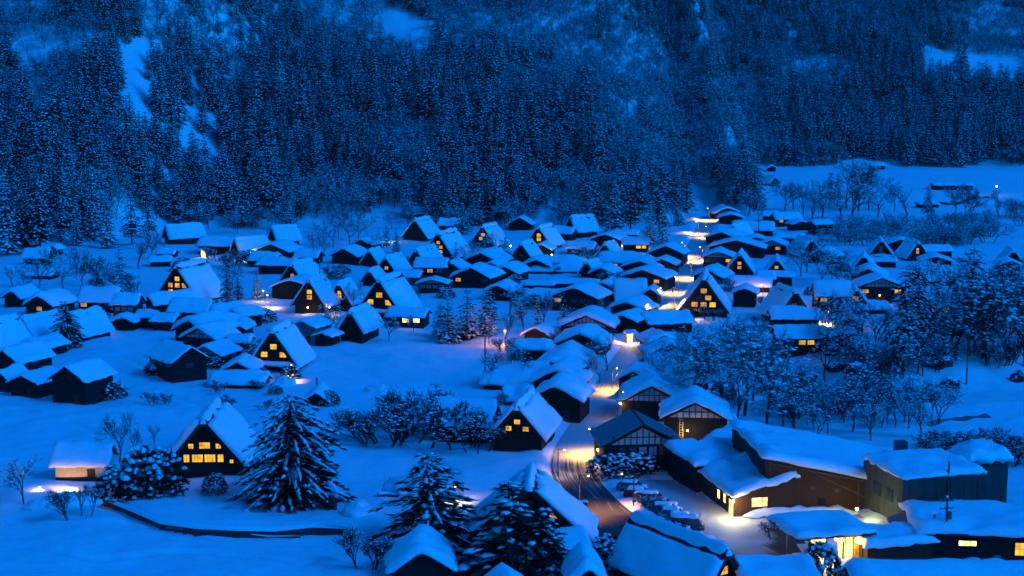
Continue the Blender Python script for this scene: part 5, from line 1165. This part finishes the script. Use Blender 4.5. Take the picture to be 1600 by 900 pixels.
# ------------------------------------------------------------------ mountain forest
def forest():
    rs = np.random.RandomState(3); sp = 4.7
    gx, gy = np.meshgrid(np.arange(-380, 390, sp), np.arange(495, 1080, sp)); n = gx.size
    x = gx.ravel() + rs.uniform(-1.9, 1.9, n); y = gy.ravel() + rs.uniform(-1.9, 1.9, n)
    z = ground(x, y); t = y - foot(x)
    c, s = math.cos(PITCH), math.sin(PITCH)
    def proj(z_):
        dz = z_ - CAM_H; dep = y * c - dz * s; return 800 + FPX * x / dep, 450 - FPX * (y * s + dz * c) / dep, dep
    px, py, dep = proj(z)
    clump = vnoise(x / 26 + 5, y / 26) + .5 * vnoise(x / 9, y / 9 + 4)
    bare_guide = np.zeros(n)
    for cx, cy, rx, ry in [(960, 130, 110, 90), (70, 90, 90, 80), (640, 250, 60, 40), (1250, 110, 70, 30), (520, 330, 60, 40), (150, 340, 90, 40), (880, 60, 90, 50), (560, 30, 90, 40), (1560, 60, 60, 50), (1160, 170, 60, 50)]:
        bare_guide = np.maximum(bare_guide, np.exp(-((px - cx) / rx) ** 2 - ((py - cy) / ry) ** 2))
    isbare = (clump + .75 * bare_guide + rs.uniform(-.12, .12, n)) > .24
    h = np.where(isbare, rs.uniform(8, 13, n), (rs.uniform(13, 22, n) + 5 * (rs.rand(n) < .15))) * (1 - .22 * sm(60, 200, t))
    _, pt, _ = proj(z + h); _, pm, _ = proj(z + h * .55)
    keep = (t > 1 + 16 * vnoise(x / 14 + 8, y / 14)) & (px > -70) & (px < 1670) & (py > -70)
    clear = [[(186, 70), (232, 78), (225, 140), (300, 170), (345, 188), (368, 216), (330, 210), (255, 176), (205, 140), (188, 110)],
             [(588, 22), (640, 20), (690, 60), (660, 68), (598, 55)], [(1425, 82), (1610, 92), (1610, 122), (1540, 112), (1450, 104)],
             [(0, 60), (70, 62), (90, 120), (40, 110)], [(1225, 88), (1320, 92), (1345, 104), (1240, 104)], [(0, 200), (18, 205), (18, 235), (0, 240)]]
    P = np.stack([py, pm, pt])
    for poly in clear[:3]:
        for q in ((py, pm, pt + 6) if poly is clear[0] else (py, pm)): keep &= ~in_poly(px, q, poly)
    for poly in clear[3:]: keep &= ~(in_poly(px, py, poly) & (rs.rand(n) < .8))
    keep &= ~((px > 1075) & (px < 1128) & (py > 296))                 # open snow at the street end
    keep &= ~((px > 195) & (px < 245) & (py > 335) & (t < 22)) & ~((px > 590) & (px < 625) & (py > 330) & (t < 18))
    keep &= rs.rand(n) < np.where(isbare, .93, .88)
    I = np.where(keep)[0]; hp = FPX / dep * h
    vis = (px > 0) & (px < 1600) & (py > 5)
    ced = [i for i in I if not isbare[i]]; bar = [i for i in I if isbare[i]]
    ced.sort(key=lambda i: -hp[i] * vis[i]); bar.sort(key=lambda i: -hp[i] * vis[i])
    for k, i in enumerate(ced[:270]):
        pr = CED[k % 6] if k % 7 else SNOWY[k % 2]; sc = h[i] / pr['h']
        plant(pr, 'cedar_tree', 'snow-flecked cedar in the front ranks of the dense mountain wood', 'cedar', (x[i], y[i], z[i] - .3), sc, rs.uniform(0, 6.28), 'cedars in the front ranks of the mountain wood', sc * rs.uniform(.9, 1.15))
    for k, i in enumerate(bar[:120]):
        pr = (FROST if k % 3 else BARE)[k % 3]; sc = h[i] / pr['h']
        plant(pr, 'bare_tree', 'leafless frosted tree among the cedars low on the mountainside', 'tree', (x[i], y[i], z[i] - .2), sc, rs.uniform(0, 6.28), 'leafless trees low on the mountainside')
    def mass(name, idx, protos, label):
        me = bpy.data.meshes.new(name); me.vertices.add(len(idx))
        me.vertices.foreach_set('co', np.stack([x[idx], y[idx], z[idx] - .3], 1).ravel())
        hh = np.array([protos[k % len(protos)]['h'] for k in range(len(idx))])
        for an, ty, v in (('size', 'FLOAT', h[idx] / hh), ('turn', 'FLOAT', rs.uniform(0, 6.28, len(idx))), ('pick', 'INT', np.arange(len(idx)) % len(protos))):
            A = me.attributes.new(an, ty, 'POINT'); A.data.foreach_set('value', np.asarray(v, dtype=np.int32 if ty == 'INT' else np.float32))
        me.update(); o = linked(name, me); tag(o, label, 'wood', kind='stuff')
        ng = bpy.data.node_groups.new(name, 'GeometryNodeTree')
        ng.interface.new_socket('Geometry', in_out='INPUT', socket_type='NodeSocketGeometry'); ng.interface.new_socket('Geometry', in_out='OUTPUT', socket_type='NodeSocketGeometry')
        N, Lk = ng.nodes, ng.links; gi, go = N.new('NodeGroupInput'), N.new('NodeGroupOutput')
        ij = N.new('GeometryNodeJoinGeometry')
        for pr in reversed(protos):
            j = N.new('GeometryNodeJoinGeometry')
            for part in ('trunk', 'crown', 'snow_load'):
                if part not in pr: continue
                src = next(ob for ob in bpy.data.objects if ob.type == 'MESH' and ob.data == pr[part])
                oi = N.new('GeometryNodeObjectInfo'); oi.transform_space = 'ORIGINAL'; oi.inputs['Object'].default_value = src
                Lk.new(oi.outputs['Geometry'], j.inputs[0])
            g2 = N.new('GeometryNodeGeometryToInstance'); Lk.new(j.outputs[0], g2.inputs[0]); Lk.new(g2.outputs[0], ij.inputs[0])
        ip = N.new('GeometryNodeInstanceOnPoints'); ip.inputs['Pick Instance'].default_value = True
        Lk.new(gi.outputs[0], ip.inputs['Points']); Lk.new(ij.outputs[0], ip.inputs['Instance'])
        def attr(nm, ty):
            a = N.new('GeometryNodeInputNamedAttribute'); a.data_type = ty; a.inputs['Name'].default_value = nm; return a.outputs['Attribute']
        Lk.new(attr('pick', 'INT'), ip.inputs['Instance Index']); cs = N.new('ShaderNodeCombineXYZ'); ms = N.new('ShaderNodeMath'); ms.operation = 'MULTIPLY'; ms.inputs[1].default_value = 1.05
        sz = attr('size', 'FLOAT'); Lk.new(sz, ms.inputs[0]); Lk.new(ms.outputs[0], cs.inputs['X']); Lk.new(ms.outputs[0], cs.inputs['Y']); Lk.new(sz, cs.inputs['Z']); Lk.new(cs.outputs[0], ip.inputs['Scale'])
        cx = N.new('ShaderNodeCombineXYZ'); Lk.new(attr('turn', 'FLOAT'), cx.inputs['Z']); Lk.new(cx.outputs[0], ip.inputs['Rotation'])
        Lk.new(ip.outputs[0], go.inputs[0]); md = o.modifiers.new('scatter', 'NODES'); md.node_group = ng
    mass('cedar_wood', np.array(ced[270:]), CED + SNOWY[:1], 'dense snow-flecked cedar wood covering the mountainside')
    mass('leafless_wood', np.array(bar[120:]), FROST + BARE[:1], 'patches of grey leafless wood high on the mountainside')
    print('forest', len(ced), len(bar))
forest()
# ------------------------------------------------------------------ walls, stairs, ladder, poles, rocks
strip_thing('stone_wall', 'curved dark stone wall under deep snow along the foreground path', 'wall', [at(x, y) + Vector((0, 0, .2)) for x, y in [(158, 786), (205, 802), (255, 820), (310, 830), (370, 833), (430, 833), (490, 830), (540, 828)]], .5, .75, 'stone', .55)
strip_thing('kerb_wall', 'lower dark kerb line in front of the curved stone wall', 'wall', [at(x, y) for x, y in [(262, 829), (310, 837), (360, 840), (420, 840), (470, 838)]], .3, .35, 'stone', .25)
strip_thing('retaining_wall', 'dark retaining ledge crossing the slope of the upper field', 'wall', [at(x, y) for x, y in [(1432, 318), (1460, 319), (1490, 318), (1515, 317), (1545, 316)]], .8, 1.0, 'stone', .5)
strip_thing('garden_wall', 'short dark wall corner at the right foot of the big snowy conifer', 'wall', [at(x, y) for x, y in [(514, 768), (521, 782), (523, 797)]], .6, 1.7, 'stone', .5)
strip_thing('retaining_wall', 'snow-topped dark beam across the lower field left of the dark broad conifer', 'wall', [at(x, y) for x, y in [(590, 776), (605, 775), (622, 777)]], .5, .5, 'stone', .4)
def stairs():
    a = at(712, 534); r = thing('wooden_stairs', 'dark wooden platform with a railed staircase beside the orange lamp', 'stairs', a, R(6)); s = ppm(a); w = 34 / s
    MB().box(-w * .75, w * .35, 0, 4, -.3, 2.0).build('platform', 'wood', r)
    snow_sheet(-w * .75, w * .35, 0, 4, lambda x, y: 2.02, .35, 9.1, 10, 8).build('platform_snow', 'roofsnow', r, True)
    for k in range(7): MB().box(w * .36 + .0, w * .36 + 2.2, .6 + k * .42, 1.0 + k * .42, -.3, .25 + k * .26).build('step', 'wood2', r)
    for k in range(9): MB().box(-w * .75 + k * w * .13, -w * .75 + k * w * .13 + .1, -.12, -.01, 2.0, 3.0).build('rail_post', 'beam', r)
    MB().box(-w * .75, w * .35, -.16, -.0, 3.0, 3.12).build('handrail', 'beam', r)
    for x in (w * .37, w * .36 + 2.1): MB().bar((x, .5, 1.1), (x, 3.8, 3.0), .1).build('handrail', 'beam', r)
stairs()
def ladder():
    a = at(1064, 696); r = thing('ladder', 'golden-lit wooden ladder leaning on the half-timbered gable wall', 'ladder', a, R(-6)); h = 4.4
    for x in (-.25, .25): MB().bar((x, -.9, 0), (x, -.15, h), .07).build('rail', 'cream', r)
    for k in range(11):
        t = (k + .7) / 11.5; MB().bar((-.25, -.9 + .75 * t, h * t), (.25, -.9 + .75 * t, h * t), .05).build('rung', 'cream', r)
ladder()
def pole(px, py, h, label, arms=2, tr=True):
    p = at(px, py); t = thing('utility_pole', label, 'utility pole', p, R(12), 'utility poles')
    MB().tube([(0, 0, -.5), (0, 0, h)], [.17, .11], 8).build('pole', 'concrete', t)
    for k in range(arms):
        z = h - .5 - k * .9
        MB().box(-.9, .9, -.06, .06, z, z + .1).build('crossarm', 'metal', t)
        for x in (-.8, -.3, .3, .8): MB().tube([(x, 0, z + .1), (x, 0, z + .32)], [.06, .04], 6).build('insulator', 'plaster', t)
    if tr: MB().tube([(.3, -.2, h - 2.6), (.3, -.2, h - 1.7)], [.25, .25], 10).build('transformer', 'greywall', t)
    MB().dome((0, 0, h), .2, .2, .25, 7, 2).build('snow_cap', 'treesnow', t, True)
pole(1476, 880, 8.0, 'utility pole with a transformer and snow cap before the long dark hall')
pole(1458, 872, 5.5, 'bare short pole left of the transformer pole', 0, False)
pole(1479, 822, 8.5, 'thin pole in front of the concrete block', 0, False)
pole(500, 448, 7.0, 'slim pole on the upper field left of the dark barn', 0, False)
pole(758, 598, 9.0, 'snow-plastered pole in the middle of the bare trees below the orange lamp', 0, False)
pole(1185, 372, 9.0, 'utility pole beside the long snow roof near the street end', 1, False)
pole(495, 606, 2.0, 'short wooden post on the far edge of the open field', 0, False)
pole(1510, 600, 11, 'tall thin pole among the ravine trees', 0, False)
def sign_post():
    a = at(908, 812); t = thing('sign_post', 'dark roadside notice board on two legs beneath the street bend', 'sign', a, R(-10))
    for x in (-.5, .5): MB().box(x - .05, x + .05, -.05, .05, -.3, 2.2).build('leg', 'metal', t)
    MB().box(-.8, .8, -.08, -.05, 1.3, 2.4).build('board', 'wood', t); snow_sheet(-.8, .8, -.2, .2, lambda x, y: 2.42, .2, 2.2, 6, 4, ov=.05).build('snow_cap', 'roofsnow', t, True)
sign_post()
def rock(px, py, w, h, label):
    p = at(px, py); s = ppm(p); r = random.Random(px); b = bmesh.new(); bmesh.ops.create_icosphere(b, subdivisions=3, radius=1)
    for v in b.verts:
        n = mnoise.noise(v.co * 1.3 + Vector((px, 0, 0))) + .5 * mnoise.noise(v.co * 3.1); q = 1 + .45 * n
        v.co = Vector((v.co.x * q * w / s / 2, v.co.y * q * w / s / 3, v.co.z * q * h / s / 2 + h / s * .3))
    me = bpy.data.meshes.new('rock'); b.to_mesh(me); b.free(); me.materials.append(M['rock'])
    o = linked('rock', me); o.location = p; tag(o, label, 'rock', 'rocks of the ravine')
rock(1336, 610, 40, 52, 'big black rock face in the ravine'); rock(1305, 570, 34, 20, 'dark rock under the ravine-edge annex'); rock(1450, 628, 18, 20, 'dark boulder on the lower ravine snow')
rock(1468, 570, 40, 26, 'dark outcrop below the ravine trees'); rock(1262, 600, 30, 26, 'dark outcrop left of the snow chute'); rock(1590, 596, 22, 22, 'dark boulder at the right edge'); rock(1486, 604, 26, 22, 'dark broken rock in the middle of the ravine')
def stream():
    P = smooth_poly([at(x, y).to_tuple() for x, y in [(1450, 664), (1475, 657), (1500, 655), (1525, 652), (1545, 650)]], 4)
    b = MB(); n = len(P)
    for i, p in enumerate(P):
        w = 1.0 + .5 * math.sin(i * .9); b.v += [(p.x, p.y - w, p.z + .12), (p.x, p.y + w, p.z + .12)]
    b.f = [(2 * i, 2 * i + 2, 2 * i + 3, 2 * i + 1) for i in range(n - 1)]
    tag(b.build('water', 'glass'), kind='structure')
stream()
# ------------------------------------------------------------------ cars
def make_car(label, px, py, rz, paint, snow=.25, van=False, group='cars parked in the car park', lights=False):
    p = at(px, py); t = thing('parked_car', label, 'car', p, rz, group); L, W = (4.3, 1.7); Hc = 1.85 if van else 1.48
    body = [(-2.15, .35), (-2.1, .75), (-1.35 if not van else -1.95, .92), (2.05, .95), (2.15, .6), (2.1, .3), (-2.1, .28)]
    b = bmesh.new(); 
    ring = []
    for yv, ins in ((-W / 2, .0), (W / 2, .0)):
        ring.append([b.verts.new((x, yv, z)) for x, z in body])
    n = len(body); b.faces.new(ring[0]); b.faces.new(ring[1][::-1])
    for i in range(n): b.faces.new((ring[0][i], ring[1][i], ring[1][(i + 1) % n], ring[0][(i + 1) % n]))
    c0, c1 = (-1.3, 1.95) if not van else (-1.9, 2.02); r0, r1 = (-.55, 1.45) if not van else (-1.2, 1.9)
    lo = [b.verts.new(v) for v in ((c0, -.8, .9), (c1, -.8, .9), (c1, .8, .9), (c0, .8, .9))]; hi = [b.verts.new(v) for v in ((r0, -.62, Hc), (r1, -.62, Hc), (r1, .62, Hc), (r0, .62, Hc))]
    b.faces.new(hi)
    for i in range(4): b.faces.new((lo[i], lo[(i + 1) % 4], hi[(i + 1) % 4], hi[i]))
    bmesh.ops.recalc_face_normals(b, faces=b.faces); bmesh.ops.bevel(b, geom=b.edges[:], offset=.06, segments=2, affect='EDGES')
    me = bpy.data.meshes.new('body'); b.to_mesh(me); b.free(); me.materials.append(M[paint]); me.polygons.foreach_set('use_smooth', [True] * len(me.polygons)); linked('body', me, t)
    def q(*v):
        v = [Vector(a) for a in v]; nrm = (v[1] - v[0]).cross(v[2] - v[0]).normalized()
        if nrm.dot((v[0] + v[2]) / 2 - Vector((.3, 0, 1.0))) < 0: nrm = -nrm; v = v[::-1]
        return MB().add([a + nrm * .03 for a in v] + [a - nrm * .02 for a in v], [(0, 1, 2, 3), (7, 6, 5, 4)] + [(i, i + 4, (i + 1) % 4 + 4, (i + 1) % 4) for i in range(4)])
    def lerp(a, b_, k): return tuple(a[i] + (b_[i] - a[i]) * k for i in range(3))
    q(*[lerp(a, b_, k) for a, b_, k in (((c0, -.72, .92), (r0, -.56, Hc), .12), ((c0, .72, .92), (r0, .56, Hc), .12), ((c0, .72, .92), (r0, .56, Hc), .88), ((c0, -.72, .92), (r0, -.56, Hc), .88))]).build('windscreen', 'glass', t)
    q(*[lerp(a, b_, k) for a, b_, k in (((c1, -.72, .92), (r1, -.56, Hc), .15), ((c1, .72, .92), (r1, .56, Hc), .15), ((c1, .72, .92), (r1, .56, Hc), .85), ((c1, -.72, .92), (r1, -.56, Hc), .85))]).build('rear_window', 'glass', t)
    for s in (-1, 1):
        q(*[lerp(a, b_, k) for a, b_, k in (((c0 + .3, s * .8, .92), (r0 + .1, s * .62, Hc), .12), ((c1 - .3, s * .8, .92), (r1 - .15, s * .62, Hc), .12), ((c1 - .3, s * .8, .92), (r1 - .15, s * .62, Hc), .85), ((c0 + .3, s * .8, .92), (r0 + .1, s * .62, Hc), .85))]).build('side_window', 'glass', t)
        for x in (-1.35, 1.3):
            w = MB().tube([(x, s * .62, .32), (x, s * .87, .32)], [.33, .33], 14).build('wheel', 'rubber', t)
            MB().tube([(x, s * .86, .32), (x, s * .89, .32)], [.19, .17], 10).build('rim', 'metal', w)
        MB().box(-2.17, -2.06, s * .62 - .18, s * .62 + .18, .58, .72).build('headlight', 'lampw' if lights and s < 0 else 'plaster', t)
        MB().box(2.08, 2.17, s * .66 - .14, s * .66 + .14, .66, .86).build('tail_light', 'red' if lights else 'paint3', t)
        MB().box(c0 + .45, c0 + .6, s * .86 - .07, s * .86 + .07, .95, 1.08).build('mirror', paint, t)
    if snow:
        snow_sheet(r0, r1, -.62, .62, lambda x, y: Hc - .02, snow, px * .37, 10, 8, ov=.06, hang=.05).build('roof_snow', 'roofsnow', t, True)
        if not van: snow_sheet(-2.0, c0 - .02, -.7, .7, lambda x, y: .80 + .1 * (x + 2) / .7, snow * .7, px * .21, 8, 8, ov=.03, hang=.05).build('hood_snow', 'roofsnow', t, True)
    return t
CARS = [(988, 768, 'grey car with a snow cap, farthest in the parked row', 'paint0', 0), (999, 779, 'dark red snow-topped car, second in the parked row', 'paint3', 0), (1014, 790, 'black van in the parked row with clear dark windows', 'paint1', 1), (1033, 796, 'pale car under smooth snow in the middle of the parked row', 'paint2', 0),
        (1041, 804, 'blue snow-topped car behind the small leafless bush', 'paint4', 0), (1053, 812, 'grey-white car with a thick snow roof, third from the near end of the row', 'paint2', 0), (1066, 820, 'silver car with a snowy bonnet, second from the near end of the row', 'paint0', 0), (1074, 829, 'dark van with yellowish reflections at the near end of the row', 'paint1', 1)]
for x, y, lab, pt, van in CARS: make_car(lab, x, y, R(172), pt, .24, bool(van))
make_car('small dark car with glowing lights before the glass porch', 1316, 906, R(74), 'paint1', .06, True, None, True)
make_car('greenish-white car snowed in beside the yellow doorway', 358, 566, R(150), 'paint2', .5, True, None)
# ------------------------------------------------------------------ walkers
def person(px, py, label, rz, coat, stride=.22):
    p = at(px, py); t = thing('person', label, 'person', p, rz, 'walkers on the street')
    J = [(0, 0, .92), (0, 0, 1.15), (0, 0, 1.40), (0, 0, 1.50), (0, -.01, 1.60), (0, -.01, 1.71),
         (-.18, 0, 1.38), (-.24, .08, 1.12), (-.22, -.05, .90), (.18, 0, 1.38), (.24, -.08, 1.12), (.22, .02, .88),
         (-.09, 0, .88), (-.10, -stride * .6, .48), (-.10, -stride, .07), (-.10, -stride - .16, .03), (.09, 0, .88), (.10, stride * .3, .48), (.10, stride, .10), (.10, stride - .15, .03)]
    E = [(0, 1), (1, 2), (2, 3), (3, 4), (4, 5), (2, 6), (6, 7), (7, 8), (2, 9), (9, 10), (10, 11), (0, 12), (12, 13), (13, 14), (14, 15), (0, 16), (16, 17), (17, 18), (18, 19)]
    rad = [.15, .15, .15, .06, .10, .085, .085, .06, .045, .085, .06, .045, .10, .07, .05, .045, .10, .07, .05, .045]
    me = bpy.data.meshes.new('body'); me.from_pydata(J, E, []); me.materials.append(M[coat]); o = linked('body', me, t)
    md = o.modifiers.new('skin', 'SKIN'); o.modifiers.new('sub', 'SUBSURF').levels = 1
    for i, v in enumerate(me.skin_vertices[0].data): v.radius = (rad[i], rad[i]); v.use_root = (i == 0)
    MB().dome((0, -.03, 1.60), .095, .11, .12, 10, 4).build('face', 'skin', t, True)
    MB().dome((0, -.01, 1.66), .115, .125, .12, 10, 3).build('woolly_hat', 'paint3' if stride > .2 else 'coat', t, True)
person(1051, 459, 'person in a dark coat walking up the street on the left side', R(170), 'coat')
person(1056, 458, 'person in a dark coat with hat walking on the right side of the pair', R(172), 'coat', .15)
# lamp-lit snow pile inside the open shed, snow humps
def mound(px, py, w, d, h, label):
    p = at(px, py); s = ppm(p); b = MB().dome((0, 0, 0), w / s / 2, d, h, 26, 9, None, 0)
    def lump(x, y, z):
        n = mnoise.noise(Vector((x * .9 + px, y * .9, z * .9))) * .35 + mnoise.noise(Vector((x * 2.3 + px, y * 2.3, z * 2))) * .14
        return (x * (1 + n), y * (1 + n), z * (.8 + n) if z > 0 else z)
    o = remap(b, lump).build('snow_mound', 'snow', None, True); o.location = p - Vector((0, 0, .15)); tag(o, label, 'snow mound', 'mounds of snow')
mound(443, 602, 40, 2.2, 2.0, 'lamp-lit mound of snow at the foot of the three-windowed field farmhouse')
mound(115, 785, 84, 2.4, 1.8, 'yellow-lit snow mound in front of the storehouse')
mound(66, 790, 60, 1.6, 1.3, 'snow hump hiding the yellow lamp at the left edge')
mound(590, 612, 50, 4.0, 1.4, 'soft snow hump on the open field'); mound(1312, 800, 22, 1.0, 1.1, 'lump of snow against the right end of the brown hall')
mound(560, 800, 50, 3, 1.6, 'steep-sided snow hump beside the short wall corner'); mound(640, 760, 80, 5, 1.2, 'broad snow swell above the dark broad conifer'); mound(1520, 885, 40, 1.2, 1.4, 'tall snow heap before the long dark hall')
strip_thing('snow_bank', 'ploughed snow bank along the foot of the brown hall', 'snow bank', [at(x, 807 - (x - 1165) * .03 + 2 * math.sin(x * .21)) for x in range(1165, 1345, 12)], 1.8, .25, 'snow', .9)
# ------------------------------------------------------------------ air
def haze():
    m = bpy.data.materials.new('haze'); m.use_nodes = True; nt = m.node_tree; nt.nodes.clear()
    o = nt.nodes.new('ShaderNodeOutputMaterial'); v = nt.nodes.new('ShaderNodeVolumePrincipled')
    v.inputs['Color'].default_value = (.9, .93, .96, 1); v.inputs['Density'].default_value = HAZE
    nt.links.new(v.outputs['Volume'], o.inputs['Volume'])
    b = MB().box(-1200, 1200, -420, 1340, -16, 520).build('haze', m); tag(b, kind='stuff')
HAZE = .00003
haze()
